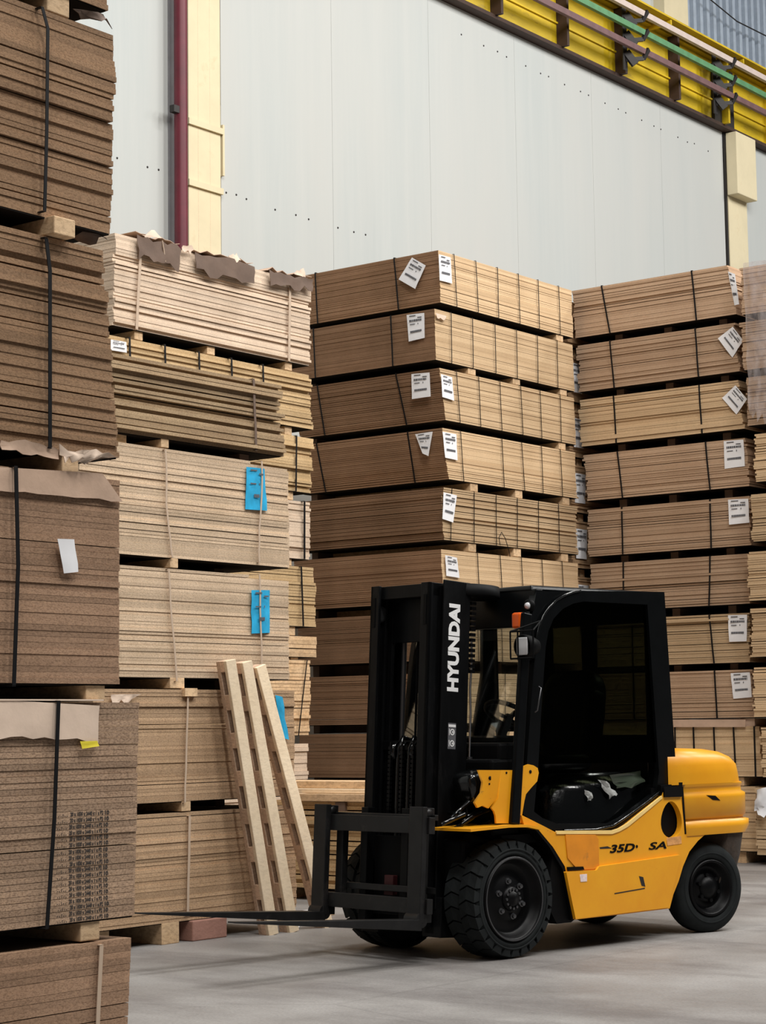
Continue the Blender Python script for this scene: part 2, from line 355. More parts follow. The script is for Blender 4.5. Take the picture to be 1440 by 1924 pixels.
# ------------------------------------------------------------------ structure
MB().box((-40, -12, -.3), (30, 60, 0)).build('floor', 'floor', kind='structure')
XW = -15.3
def wallrun(name, y0, y1, z1, wd):
    o = MB().box((XW-.35, y0, 0), (XW-.03, y1, z1)).build(name, 'dark', kind='structure')
    n = max(1, round((y1-y0)/wd)); s = (y1-y0)/n
    for i in range(n):
        MB().box((XW-.03, y0+i*s+.002, 0), (XW, y0+(i+1)*s-.002, z1)).build('wall_panel', 'wall', o)
    return o
wl = wallrun('wall_left', 17.02, 29.40, 11.115, 2.06)
wl2 = wallrun('wall_back', -6, 16.22, 14.5, 2.02)
wr = wallrun('wall_right', 30.15, 60, 11.115, 2.2)
def bolts(parent, pts):
    b = MB()
    for (x, y) in pts:
        p = X_(x, y, XW); b.lathe([(.0, .010), (.010, .008), (.013, .0)], p, (1, 0, 0), 8)
    b.build('bolt_heads', 'dark', parent, kind='stuff')
bolts(wl, [(425, 362), (444, 366), (463, 374), (517, 394), (556, 404), (580, 412), (635, 428), (665, 436), (687, 441),
  (867, 65), (909, 86), (935, 97), (952, 107), (988, 124), (1016, 138), (1031, 144), (1061, 159), (1091, 172), (1106, 179), (1137, 194), (1162, 205), (1176, 212), (1206, 226), (1229, 237), (1242, 243), (1274, 258), (1292, 267), (1305, 270), (1331, 284)])
bolts(wl2, [(220, 297), (277, 314), (298, 319), (324, 330)])
# columns
c1 = MB().box((XW-.5, 16.44, 0), (XW+.03, 16.98, 13)).build('column', 'cream', kind='structure')
pa, pb = X_(351, 217, XW), X_(411, 243, XW)
for (za, zb) in ((217, 243), (333, 356)):   # horizontal straps round the column
    a, b_ = X_(352, za, XW+.05), X_(412, zb, XW+.05)
    MB().box((XW+.03, 16.42, b_.z-.05), (XW+.06, 17.0, b_.z+.02)).build('column_band', 'cream', c1)
for yy in (16.60, 16.80): MB().box((XW+.03, yy, 2), (XW+.0305, yy+.004, 13)).build('column_seam', 'timber_side', c1)
MB().box((XW, 17.0, 7.75), (XW+.05, 17.03, 8.35)).build('hinge_plate', 'cream', c1)
MB().box((XW, 16.99, 8.6), (XW+.005, 17.015, 10.2)).build('joint_gap', 'dark', c1)
c2 = MB().box((XW-.5, 29.47, 0), (XW+.04, 30.13, 10.9)).build('column', 'cream', kind='structure')
MB().box((XW+.04, 29.44, 10.05), (XW+.24, 30.13, 11.10)).build('corbel', 'cream', c2, bevel=.012)
MB().box((XW+.0, 29.41, 0), (XW+.03, 29.46, 11.1)).build('joint_gap', 'dark', c2)
# grey rail + crimson pipe left of the first column
MB().box((XW, X_(319, 200, XW+.03).y, 0), (XW+.03, X_(331, 200, XW+.03).y, 14)).build('trim_1', 'greysteel', kind='structure')
pp = [X_(333, -40, XW+.16), X_(333, 0, XW+.16), X_(341, 200, XW+.16), X_(347, 460, XW+.16)]
yp = .5*(pp[1].y+pp[3].y)
t = tag(MB().tube([(XW+.16, yp, .2), (XW+.16, yp, 14)], .075, 16).build('drain_pipe', 'crimson'), 'crimson painted vertical pipe on the grey wall beside the cream column', 'pipe')
for pz in (X_(333, 210, XW+.1).z,):
    MB().box((XW+.13, yp-.15, pz-.05), (XW+.20, yp-.06, pz+.03)).build('pipe_clamp', 'dark', t)

# crane girder: web, flanges, stiffeners, conductor bars
XG = -15.24
GZ0, GZ1 = 11.12, X_(1440, 128, XG+.45).z-.04
go = (XG, 25, GZ0)
g = thing('crane_girder', 'yellow crane runway girder with dark ribs above the grey wall', 'girder', go)
MB(go).box((XG-.02, 17.1, GZ0+.05), (XG+.02, 46, GZ1)).build('web', 'girder_y', g)
MB(go).box((XG-.12, 17.1, GZ0), (XG+.10, 46, GZ0+.055)).build('bottom_flange', 'girder_d', g)
GT = X_(1440, 128, XG+.45).z
MB(go).box((XG-.12, 17.1, GZ1-.02), (XG+.10, 46, GZ1-.005)).build('top_flange', 'girder_y', g)
MB(go).box((XG-.1, 17.1, GT-.03), (XG+.45, 46, GT)).build('walkway_plate', 'girder_y', g)
for yy in (24.5, 26.9, 29.3, 31.7): MB(go).box((XG+.02, yy-.02, GT-.12), (XG+.43, yy+.02, GT-.03)).build('gusset', 'girder_y', g)
MB(go).box((XG+.02, 17.1, GZ0+.40), (XG+.05, 46, GZ0+.425)).build('web_stiffener', 'girder_y', g)
for pxx, mt in ((700, 'girder_d'), (810, 'girder_d'), (945, 'girder_d'), (1068, 'girder_d'), (1176, 'girder_d'), (1275, 'girder_d'), (1366, 'girder_y'), (1450, 'girder_y')):
    yy = X_(pxx, 60, XG+.2).y
    MB(go).box((XG+.02, yy-.03, GZ0+.05), (XG+.20, yy+.03, GZ1-.02)).build('stiffener_rib', mt, g)
yj = X_(1335, 200, XG).y; yk = X_(1371, 200, XG).y
MB(go).box((XG+.03, yj, GZ0+.05), (XG+.08, yk, GZ0+1.02)).build('junction_plate', 'dark', g)
XB = XG+.40
BZ = []
for (x_, y_), mt, lb in (((1440, 144), 'bar_w', 'pinkish white crane conductor bar, uppermost of the three along the yellow girder'),
                      ((1440, 181), 'bar_g', 'green crane conductor bar between the pink and the purple bar on the girder'),
                      ((1440, 213), 'bar_p', 'dull purple crane conductor bar, lowest of the three along the yellow girder')):
    z = X_(x_, y_, XB).z; z = z-(.05 if mt == 'bar_w' else 0); BZ.append(z)
    o = MB((XB, 25, z)).box((XB-.03, 20, z-.045), (XB+.03, 46, z+.045)).build('conductor_bar', mt); o.location = (XB, 25, z); tag(o, lb, 'rail', 'conductor bars on the crane girder')
for k, (pxx, pyy) in enumerate(((1212, 60), (1378, 150))):
    yy = X_(pxx, pyy, XB).y
    bo = (XG+.25, yy, GZ0+.3)
    br = thing('bar_bracket', ('black three armed bracket holding the conductor bars, left one', 'black three armed bracket holding the conductor bars, above the corbel')[k], 'bracket', bo)
    MB(bo).box((XG+.242, yy-.42, GZ0+.06), (XG+.26, yy-.30, GZ1-.05)).build('back_plate', 'dark', br)
    for z in BZ:
        MB(bo).bar((XG+.25, yy-.34, z-.17), (XB+.0, yy-.06, z-.11), .045, .06).bar((XB+.0, yy-.06, z-.11), (XB+.04, yy+.03, z+.05), .04, .07, (0, 1, 0)).bar((XG+.26, yy-.34, z-.05), (XG+.36, yy-.24, z-.24), .07, .11).build('arm', 'dark', br)
# upper wall behind girder
MB().box((XW-.9, 15, 12.3), (XW-.6, 28.6, 18)).build('wall_upper', 'wall', kind='structure')
cu_ = MB()
y = 29.1
while y < 48:
    cu_.hexa([(XW-.9, y, 12.0), (XW-.7, y+.03, 12.0), (XW-.7, y+.13, 12.0), (XW-.9, y+.16, 12.0), (XW-.9, y, 18), (XW-.7, y+.03, 18), (XW-.7, y+.13, 18), (XW-.9, y+.16, 18)])
    y += .24
cu_.box((XW-1, 29.1, 12), (XW-.88, 48, 18)); cu_.build('wall_clerestory', 'corr', kind='structure')
MB().box((XW-1, 28.3, 12.3), (XW-.4, 29.1, 18)).build('column', 'cream', kind='structure')
tag(MB().tube([X_(1330, -5, XW-.5), X_(1385, 40, XW-.5), X_(1445, 70, XW-.5)], .012, 5).build('overhead_cable', 'dark'), 'thin dark cable crossing the corrugated grey cladding', 'cable')

# ------------------------------------------------------------------ board bundles
def bundle(label, cat, group, org, T, B, zt, zb, n, mat, indiv=False, jit=.004, seed=0, gapf=(.015, .07, .22), lean=None, cuts=None, big=.12, fmat=None, i_shade=True):
    """T/B = (x0,x1,y0,y1) at top / bottom. Boards are stacked from zb to zt; returns thing"""
    r = random.Random(seed); th = thing('board_bundle', label, cat, org, 0, group); o = Vector(org); H_ = zt-zb
    # uneven joints
    gaps = [r.choices(gapf, (.68, .20, .12))[0] for _ in range(n)]; unit = H_/(n+sum(gaps[:-1])); z = zb
    joined = MB(org); dx = dy = 0; meshes = []
    for i in range(n):
        f0 = (z-zb)/H_; f1 = f0+unit/H_
        if r.random() < .22: dx = r.uniform(-1, 1)*jit*2.2; dy = r.uniform(-1, 1)*jit*2.2
        jx, jy = dx+r.uniform(-1, 1)*jit, dy+r.uniform(-1, 1)*jit
        if r.random() < big: jx += r.choice((-1, 1))*jit*2.2
        c = [B[k]+(T[k]-B[k])*f0 for k in range(4)]
        if lean: c[2] += lean(f0); c[3] += lean(f0)
        x0, x1, y0, y1 = c[0]+jx, c[1]+jx, c[2]+jy, c[3]+jy
        if cuts and i in cuts: y1 = y0+(y1-y0)*cuts[i]
        mb = joined if not indiv else MB(org)
        mb.box((x0, y0, z), (x1, y1, z+unit))
        if indiv: mb.build('board', mat, th)
        z += unit*(1+gaps[i])
    if not indiv:
        jo = joined.build('boards', mat, th, kind='stuff')
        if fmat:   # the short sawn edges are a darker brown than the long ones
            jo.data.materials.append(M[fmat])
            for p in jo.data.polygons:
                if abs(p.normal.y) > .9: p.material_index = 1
    if i_shade:
        c = B; MB(org).box((c[0]+.01, c[2]+.004, zb-.006), (c[1]-.004, c[3]-.01, zb-.0005)).build('gap_shade_sheet', 'base', th)  # black sheet added so the bundle's underside reads as gap shade
    return th
def strip(th, org, face, pts, wd=.02, mat='strap', off=.014, wrap=.5, name='strap', jit=0, seed=0):
    """band on face: pts are world points on the face plane (top to bottom); goes over the top and under"""
    r = random.Random(seed); n = Vector((1, 0, 0)) if face == 'R' else Vector((0, -1, 0)); side = Vector((0, 1, 0)) if face == 'R' else Vector((1, 0, 0))
    P = []
    for i in range(len(pts)-1):
        k = 3
        for j in range(k):
            p = Vector(pts[i]).lerp(Vector(pts[i+1]), j/k); P.append(p+n*off+side*r.uniform(-jit, jit))
    P.append(Vector(pts[-1])+n*off)
    b = MB(org); b.ribbon(P, side, wd, .003, n)
    top = P[0]+Vector((0, 0, .002)); b.ribbon([top+n*.002, top-n*wrap], side, wd, .003, (0, 0, 1))
    bot = P[-1]-Vector((0, 0, .004)); b.ribbon([bot+n*.002, bot-n*.25], side, wd, .003, (0, 0, 1))
    return b.build(name, mat, th)
def bearer(th, org, x1, ya, yb, za, zb, depth=1.6, mat='timber', name='bearer', out=0, bend=0):
    return MB(org).box((x1-depth, ya, za+(.007 if za > .01 else 0)), (x1+out, yb, zb)).build(name, mat, th, bevel=.004)
def bearer_x(th, org, y0, xa, xb, za, zb, depth=1.6, mat='timber'):
    return MB(org).box((xa, y0, za+(.007 if za > .01 else 0)), (xb, y0+depth, zb)).build('bearer', mat, th)

# --- corner stack B -------------------------------------------------
XB1 = -11.36
Bs = [((823, 470), (828.5, 568)), ((817, 580), (819.5, 675.6)), ((825.5, 691), (837.5, 789)), ((831, 804), (844, 900)), ((832, 916), (835, 1014)), ((829, 1032), (836, 1130)), ((837, 1149), (839, 1240)), ((840, 1264), (842, 1359)), ((842, 1377), (843, 1462))]
zt_prev = None
strB = [[(867.5, 873), (909.5, 914), (950.8, 953), (991, 994), (1029, 1031), (1068, 1071)],
 [(860, 861), (901, 902), (944, 945.5), (985, 986.5), (1025, 1026), (1062.5, 1064)],
 [(868, 875), (910.6, 914.5), (951, 955), (990.5, 995), (1027.6, 1031), (1066, 1068)],
 [(874, 880), (953, 957), (990.5, 996), (1028, 1031), (1064, 1068)],
 [(855.6, 853), (898, 897.5), (939.6, 940), (980, 979.6), (1020, 1020), (1058, 1060)],
 [(902, 906), (945, 950), (985, 990), (1024, 1028), (1062, 1067)],
 [(900, 902), (945, 947), (985, 987)], [(905, 906), (950, 950), (990, 991)], [(905, 906), (950, 950), (990, 991)]]
strBF = [[(603, 604), (755.7, 760)], [(597, 600), (746, 749)], [(608, 612), (759, 769)], [(606, 612), (780.5, 783)], [], [], [], [], []]
rank = ['topmost', 'second from the top', 'third from the top', 'fourth from the top', 'fifth from the top', 'sixth from the top', 'seventh from the top', 'eighth from the top', 'lowest in view']
lookB = ['brown board bundle with tilted white tag', 'brown board bundle with one straight white tag', 'brown board bundle with straight tags on both faces', 'brown board bundle with a crumpled white tag', 'brown board bundle with one tag at its edge', 'brown board bundle just above the forklift mast', 'shaded brown board bundle behind the mast', 'shaded brown board bundle behind the mast', 'shaded brown board bundle behind the mast']
zb_floor = None
Bzs = []
for i, (tp, bt) in enumerate(Bs):
    pt, pb = X_(*tp, XB1), X_(*bt, XB1); Bzs.append((pt, pb))
for i, (pt, pb) in enumerate(Bzs):
    org = (XB1-.93, pb.y+1.2, pb.z)
    th = bundle(f'{lookB[i]}, {rank[i]} of centre stack', 'boards', 'brown board bundles of the tall centre stack', org,
        (XB1-1.85, XB1, pt.y, 18.25), (XB1-1.85, XB1, pb.y, 18.27), pt.z, pb.z, 26, 'mdf', jit=.0014 if i != 4 else .005, seed=20+i, fmat='mdf_edge', gapf=(.012, .06, .26) if i != 4 else (.06, .2, .4), lean=(lambda f: -.05*f*(1-f)) if i in (3, 4, 5) else None)
    for k, (a, b_) in enumerate(strB[i]):
        yt = 470+(a-823)*.313 if i == 0 else None
        ya = X_(a, tp[1]+20, XB1).y; yb = X_(b_, bt[1]+10, XB1).y
        strip(th, org, 'R', [(XB1, ya, pt.z), (XB1, yb, pb.z)], .009, seed=i*10+k, jit=.002)
    for k, (a, b_) in enumerate(strBF[i]):
        fy = (pt.y+pb.y)/2-.02
        xa = Y_(a, tp[1]+25, fy).x; xb = Y_(b_, bt[1]+25, fy).x
        strip(th, org, 'F', [(xa, pt.y, pt.z), (xb, pb.y, pb.z)], .015, seed=i*10+k, jit=.002)
    # bearers below
    nz = Bzs[i+1][0].z if i+1 < len(Bzs) else pb.z-.09
    for ys in (16.25, 17.05, 17.95):
        if i in (1, 3, 4, 5) or (i in (0, 2) and ys > 17.5):
            bearer(th, org, XB1-.01, ys+.05*(i % 2), ys+.13+.05*(i % 2), nz, pb.z, 1.8)
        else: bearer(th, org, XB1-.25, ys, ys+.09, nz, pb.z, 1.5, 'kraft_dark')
    gap_closer = MB(org).box((XB1-1.80, 16.0, nz+.007), (XB1-1.72, 18.1, pb.z)).box((XB1-1.6, 17.98, nz+.007), (XB1-.3, 18.06, pb.z)).build('bearer', 'kraft_dark', th)  # dark runners added to close the see-through gap and keep it dark
    fn = {0: [('F', [(775, 484), (801, 499), (781, 543), (750, 525)]), ('R', [(824, 478), (846, 484), (849, 533), (826, 527)])],
          1: [('F', [(765, 592), (798, 588), (799, 635), (769, 642)])],
          2: [('F', [(774, 703), (808, 700), (810, 745), (775, 750)]), ('R', [(828, 703), (849, 709), (853, 753), (831, 746)])],
          3: [('F', [(781, 816), (814, 811), (806, 857), (795, 852)]), ('R', [(831, 811), (857, 816), (859, 865), (836, 860)])],
          4: [('R', [(833, 925), (858, 931), (851, 982), (831, 975)])],
          5: [('R', [(836, 1043), (858, 1048), (863, 1086), (838, 1082)])]}.get(i, [])
    for k, (fc, q) in enumerate(fn):
        if fc == 'F': fy = min(pt.y, pb.y)-.012; Q = [Y_(x, y, fy) for x, y in q]; label_sheet(Q, th, org, (0, -1, 0), 100+i*3+k, off=.006, lab='white printed tag on the shaded face')
        else: Q = [X_(x, y, XB1+.012) for x, y in q]; label_sheet(Q, th, org, (1, 0, 0), 100+i*3+k, off=.006, lab='white printed tag on the lit face')
    if i == 1: sheet('torn_strip', [X_(x, y, XB1+.012) for x, y in ((818, 588), (838, 594), (836, 600), (820, 595))], 'kraft_pale', th, org, 5, 2, (1, 0, 0), .006, .01, .02, seed=4)
    if i == 4: MB(org).tube([X_(940, 1024, XB1+.03), X_(938, 1010, XB1+.06), X_(943, 1000, XB1+.06), X_(950, 1012, XB1+.05), X_(957, 1035, XB1+.04), X_(959, 1046, XB1+.04)], .004, 5).build('loose_strap_end', 'strap', th)
# lowest bundle of B, mostly hidden, carries the rest down to the floor
pb = Bzs[-1][1]; org = (XB1-.93, 17, .12)
th = bundle('shaded brown board bundle on the floor under the centre stack', 'boards', 'brown board bundles of the tall centre stack', org, (XB1-1.85, XB1, 15.8, 18.25), (XB1-1.85, XB1, 15.8, 18.25), pb.z-.09, .13, 30, 'mdf', seed=55, fmat='mdf_edge', jit=.0014)
for ys in (16.1, 16.95, 17.8): bearer(th, org, XB1-.02, ys, ys+.1, 0, .13, 1.8)
# --- sliver of the stack behind B --------------------------------------
XB2 = -11.50
for i in range(9):
    zt_, zb_ = 6.02-.602*i-.03, 6.02-.602*i-.54
    if i == 0: zt_ = 5.98
    org = (XB2-.9, 19.5, zb_)
    th = bundle(f'brown board bundle glimpsed behind the centre stack, {rank[i]}', 'boards', 'board bundles glimpsed in the gap', org, (XB2-1.8, XB2-.01*(i % 3), 18.36+.01*(i % 2), 20.8), (XB2-1.8, XB2, 18.36, 20.8), zt_, zb_, 24, 'mdf_dark', jit=.005, seed=80+i, big=.3)
    for ys in (18.6, 19.5, 20.4): bearer(th, org, XB2-.05, ys, ys+.09, zb_-.092, zb_, 1.6)
    if i in (1, 2, 3, 4, 5):
        y0 = 18.40; label_sheet([(XB2, y0, zb_+.42), (XB2, y0+.25, zb_+.42), (XB2, y0+.22, zb_+.1), (XB2, y0+.02, zb_+.1)], th, org, (1, 0, 0), 300+i, off=.02, bulge=.012, lab='white printed tag near the front edge')
bo_ = thing('board_bundle', 'low brown base bundle on the floor behind the centre stack', 'boards', (XB2-.9, 19.5, 0), 0, 'board bundles glimpsed in the gap')
MB((XB2-.9, 19.5, 0)).box((XB2-1.8, 18.4, .09), (XB2, 20.8, .54)).build('boards', 'mdf_dark', bo_, kind='stuff')
MB((XB2-.9, 19.5, 0)).box((XB2-1.8, 18.6, 0), (XB2-.05, 18.7, .09)).box((XB2-1.8, 20.2, 0), (XB2-.05, 20.3, .09)).build('bearer', 'timber', bo_)

# --- stack C -----------------------------------------------------------
YC = 18.42
Cr = [((1076, 547.5), (1368, 497.5), (1384, 590.6), (1081.7, 635)), ((1084.4, 650), (1380, 606), (1391, 696), (1088.6, 738)), ((1090, 753), (1387, 714), (1399, 804), (1092.8, 840.6)),
 ((1097, 854.4), (1401, 824), (1409, 912), (1104.5, 942)), ((1104.5, 959), (1409, 931.6), (1412, 1023), (1107.7, 1047)), ((1109, 1060), (1406, 1041), (1410, 1133), (1111, 1150)),
 ((1113, 1168), (1407, 1149), (1410, 1242.6), (1115, 1255)), ((1118, 1266), (1412, 1258.7), (1418.7, 1349), (1120, 1351))]
stC = [[(1132, 1147), (1302.5, 1310)], [(1148, 1155), (1309, 1314)], [(1155, 1159), (1316, 1320.6)], [(1162, 1171), (1328, 1336)], [(1170.5, 1171.5), (1336.5, 1338)], [(1173, 1173), (1336.5, 1334)], [(1190, 1191), (1335, 1343.6)], [(1192, 1194), (1344.6, 1349.4)]]
lbC = [[(1369, 510), (1382, 515), (1390, 572), (1381, 574)], [(1378, 614), (1398, 640), (1377, 672), (1350, 636)], [(1383, 724), (1405, 750), (1385, 779), (1358, 748)], [(1361, 829), (1398, 826), (1401, 876), (1363, 881)], [(1369, 939), (1407, 937), (1409, 982), (1371, 986)], None, [(1369, 1156), (1405, 1155), (1404, 1205), (1371, 1206)], [(1374, 1265), (1410, 1263), (1414, 1310), (1379, 1313)]]
lookC = ['with narrow folded tag', 'with diamond turned tag', 'with crooked tag', 'with square tag', 'with clean square tag', 'without any tag', 'with upright tag', 'with slightly tilted tag']
Cz = []
for (a, b_, c_, d_) in Cr:
    p = [Y_(*k, YC) for k in (a, b_, c_, d_)]; Cz.append((p, (p[0].z+p[1].z)/2, (p[2].z+p[3].z)/2))
for i, (p, zt_, zb_) in enumerate(Cz):
    org = (-10.4, YC+1.2, zb_)
    th = bundle(f'tan board bundle {lookC[i]}, {rank[i]} of right stack', 'boards', 'tan board bundles of the right stack', org,
        (p[0].x, p[1].x, YC, YC+2.4), (p[3].x, p[2].x, YC, YC+2.4), zt_, zb_, 22, ('mdf_pink', 'mdf_pink', 'mdf', 'mdf_pink', 'mdf_pink', 'mdf_pink', 'mdf', 'mdf_pink')[i], jit=.006, seed=140+i, gapf=(.03, .16, .34), big=.2)
    for k, (a, b_) in enumerate(stC[i]):
        xa = Y_(a, Cr[i][0][1], YC).x; xb = Y_(b_, Cr[i][2][1], YC).x
        strip(th, org, 'F', [(xa, YC, zt_), (xb, YC, zb_)], .017, seed=i*7+k, jit=.002)
    nz = Cz[i+1][1] if i < 7 else zb_-.01
    if i < 7:
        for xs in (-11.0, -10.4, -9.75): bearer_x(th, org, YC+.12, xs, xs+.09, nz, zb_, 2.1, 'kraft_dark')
    if lbC[i]:
        label_sheet([Y_(x, y, YC-.012) for x, y in lbC[i]], th, org, (0, -1, 0), 400+i, off=.006, lab='white printed tag', bulge=.008)
# C base bundles
z9t, z9b = Cz[-1][2]-.01, .86
org = (-10.3, YC+1.2, z9b)
th = bundle('tan board bundle with cardboard top strip and close straps behind the engine hood', 'boards', 'tan board bundles of the right stack', org, (-11.3, -9.40, YC+.02, YC+2.4), (-11.3, -9.37, YC+.02, YC+2.4), z9t-.08, z9b, 20, 'mdf', jit=.004, seed=160)
sheet('cardboard_strip', [Y_(*q, YC) for q in ((1262, 1352), (1402, 1352), (1402, 1366), (1262, 1366))], 'kraft', th, org, 6, 1, (0, -1, 0), .006, .01, seed=3)
MB(org).box((-11.3, YC+.03, z9t-.08), (-9.45, YC+2.3, z9t)).build('cardboard_cover', 'kraft', th)
for k, (a, b_) in enumerate(((1268, 1270), (1302.7, 1306), (1341, 1345), (1378, 1383), (1417, 1420))): strip(th, org, 'F', [(Y_(a, 1360, YC).x, YC+.02, z9t-.08), (Y_(b_, 1455, YC).x, YC+.02, z9b)], .018, seed=k)
org = (-10.3, YC+1.2, .2)
th = bundle('tan board bundle on the floor at the foot of the right stack, behind the counterweight', 'boards', 'tan board bundles of the right stack', org, (-11.3, -9.45, YC, YC+2.4), (-11.3, -9.45, YC, YC+2.4), .76, .12, 20, 'mdf', jit=.005, seed=161)
for xs in (-11.1, -10.4, -9.7): bearer_x(th, org, YC+.05, xs, xs+.1, .76, .852, 2.2); bearer_x(th, org, YC+.05, xs, xs+.1, 0, .12, 2.2)

# --- stack D at the right edge -----------------------------------------
YD = 18.25
Dr = [(1393, 499, 587), (1393, 602, 692), (1404, 707, 798), (1419, 815, 905), (1413, 928, 1017), (1406, 1036, 1128), (1406, 1143, 1234), (1416, 1254, 1347), (1431, 1367, 1460), (1413, 1480, 1578)]
prev = None
for i, (px_l, y1, y2) in enumerate(Dr):
    p, q = Y_(1425, y1, YD), Y_(1425, y2, YD); x0 = max(Y_(px_l, (y1+y2)/2, YD).x, -9.36)
    zt_, zb_ = p.z, q.z
    if i == 9: zb_ = .10
    org = (x0+.93, YD+1.2, zb_)
    th = bundle(f'tan board bundle at the right photo edge, {(rank+["on the floor"])[i]} of its stack', 'boards', 'tan board bundles of the rightmost stack', org, (x0, x0+1.86, YD, YD+2.4), (x0, x0+1.86, YD, YD+2.4), zt_, zb_, 22, 'mdf_pink' if i < 3 else 'mdf', jit=.006, seed=180+i, gapf=(.06, .22, .45))
    nz = Y_(1425, Dr[i+1][1], YD).z if i < 9 else 0
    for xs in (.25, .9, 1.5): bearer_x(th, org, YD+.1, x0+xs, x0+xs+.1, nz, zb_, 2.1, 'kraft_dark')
    if i == 6:
        q_ = [Vector((x0-.003, YD+a, z)) for a, z in ((.05, zb_+.44), (.3, zb_+.42), (.3, zb_+.12), (.05, zb_+.1))]
fq = [Y_(x, y, YD-.05) for x, y in ((1399, 495), (1450, 489), (1455, 795), (1410, 775))]
o = sheet('stretch_film', fq, 'film', None, fq[0], 10, 14, (0, -1, 0), .02, .05, .06, seed=9, th=.002); o.location = fq[0]
tag(o, 'loose clear plastic film hanging over the top of the rightmost stack', 'film')
o = sheet('plastic_rag', [Y_(x, y, YD-.04) for x, y in ((1424, 1484), (1446, 1478), (1446, 1535), (1420, 1528))], 'paper', None, (0, 0, 0), 5, 6, (0, -1, 0), .02, .05, .06, seed=19)
tag(o, 'crumpled white plastic rag hanging at the right edge beside the counterweight', 'rag')

# --- back column K (between the pale front stack and B) ------------------
XK = -11.75
Kr = [(11.75, 14.30, 5.52, 4.74, 'chip_cream', 'pale cream board bundle under torn brown sheets, top of the left back stack', 30),
 (11.70, 14.29, 4.655, 4.147, 'chip_straw', 'straw coloured board bundle below the cream one, mostly behind darker boards', 22),
 (11.80, 14.30, 4.057, 3.551, 'chip_straw', 'yellowish board bundle glimpsed beside the brown tan front stack, black strapped', 20),
 (11.80, 14.27, 3.464, 2.937, 'chip_cream', 'pale board bundle glimpsed beside the upper blue tagged bundle', 20),
 (11.80, 14.31, 2.864, 2.324, 'chip_straw', 'yellowish board bundle glimpsed beside the lower blue tagged bundle', 20),
 (11.80, 14.35, 2.232, 2.046, 'timber', 'thin bundle of yellow boards with a dark string, beside the blue tagged stack', 5),
 (11.80, 14.24, 2.016, 1.341, 'timber', 'honey coloured board bundle glimpsed above the leaning slotted timbers, string across', 22),
 (11.80, 14.20, 1.265, .70, 'chip_cream', 'pale board bundle glimpsed just left of the lumber pile', 16),
 (11.80, 14.20, .60, .10, 'chip_mid', 'dark board bundle at floor level behind the leaning timbers', 14)]
for i, (y0, y1, zt_, zb_, mt, lb, n) in enumerate(Kr):
    org = (XK-.9, 13, zb_)
    th = bundle(lb, 'boards', 'board bundles of the left back stack', org, (XK-1.85, XK, y0, y1), (XK-1.85, XK, y0-.02, y1-.02+(.05 if i in (1, 4) else 0)), zt_, zb_, n, mt, indiv=(i < 3 or i == 5), jit=.006 if i in (0, 1, 2, 6) else .005, seed=210+i, gapf=(.04, .14, .3), big=.2)
    nz = Kr[i+1][2] if i < 8 else 0
    for ys in (y0+.25, y0+1.15, y1-.35): bearer(th, org, XK-.02, ys, ys+.1, nz, zb_, 1.7)
    def S(a, b_, mat='strap', wd=.02, **k): 
        strip(th, org, 'R', [(XK+.01, X_(a, CY(zt_), XK).y, zt_), (XK+.01, X_(b_, CY(zb_), XK).y, zb_)], wd, mat, seed=i, **k)
    def CY(z): return 440+(5.52-z)*222
    if i == 0:
        S(261, 253, 'string', .03, jit=.006); S(540.5, 539, 'string', .03, jit=.004)
        for sd, q in ((1, ((255, 444), (338, 466), (333, 505), (258, 482))), (2, ((364, 475), (476, 500), (474, 535), (366, 511))), (3, ((503, 511), (586, 527), (584, 545), (505, 534)))):
            sheet('torn_cover_sheet', [X_(x, y, XK+.03) for x, y in q], 'kraft_dark', th, org, 9, 3, (1, 0, 0), .02, .02, .035, .02, seed=sd, th=.004, label='torn dark brown wrapping sheet')
            a = [X_(x, y, XK+.03) for x, y in (q[0], q[1])]
            sheet('torn_cover_sheet', [a[0]+Vector((-.9, 0, .045)), a[1]+Vector((-.9, 0, .045)), a[1]+Vector((0, 0, .03)), a[0]+Vector((0, 0, .03))], 'kraft', th, org, 9, 4, (0, 0, 1), .0, .02, .02, .02, seed=sd+5, th=.004)
        for q in (((262, 440), (285, 436), (300, 447), (270, 448)), ((425, 482), (440, 478), (450, 492), (428, 490)), ((548, 514), (566, 508), (570, 520), (552, 521)), ((340, 460), (360, 468), (352, 476), (338, 470))):
            sheet('torn_fibre', [X_(x, y, XK+.02) for x, y in q], 'kraft_pale', th, org, 4, 2, (1, 0, 0), .03, .02, .02, .02, seed=int(q[0][0]), th=.004)
        MB(org).tube([X_(305, 452, XK+.06), X_(308, 470, XK+.06), X_(311, 492, XK+.05)], .006, 5).build('string_end', 'string', th)
    if i == 1:
        for a in (239.6, 306, 370, 431, 490): S(a, a+3)
        label_sheet([X_(x, y, XK+.02) for x, y in ((206, 638), (236, 643), (237, 663), (206, 658))], th, org, (1, 0, 0), 511, off=.01)
    if i == 2: S(553, 552)
    if i == 3: S(568, 568, wd=.024)
    if i == 4: S(562, 566)
    if i == 6: S(573, 557, wd=.012)

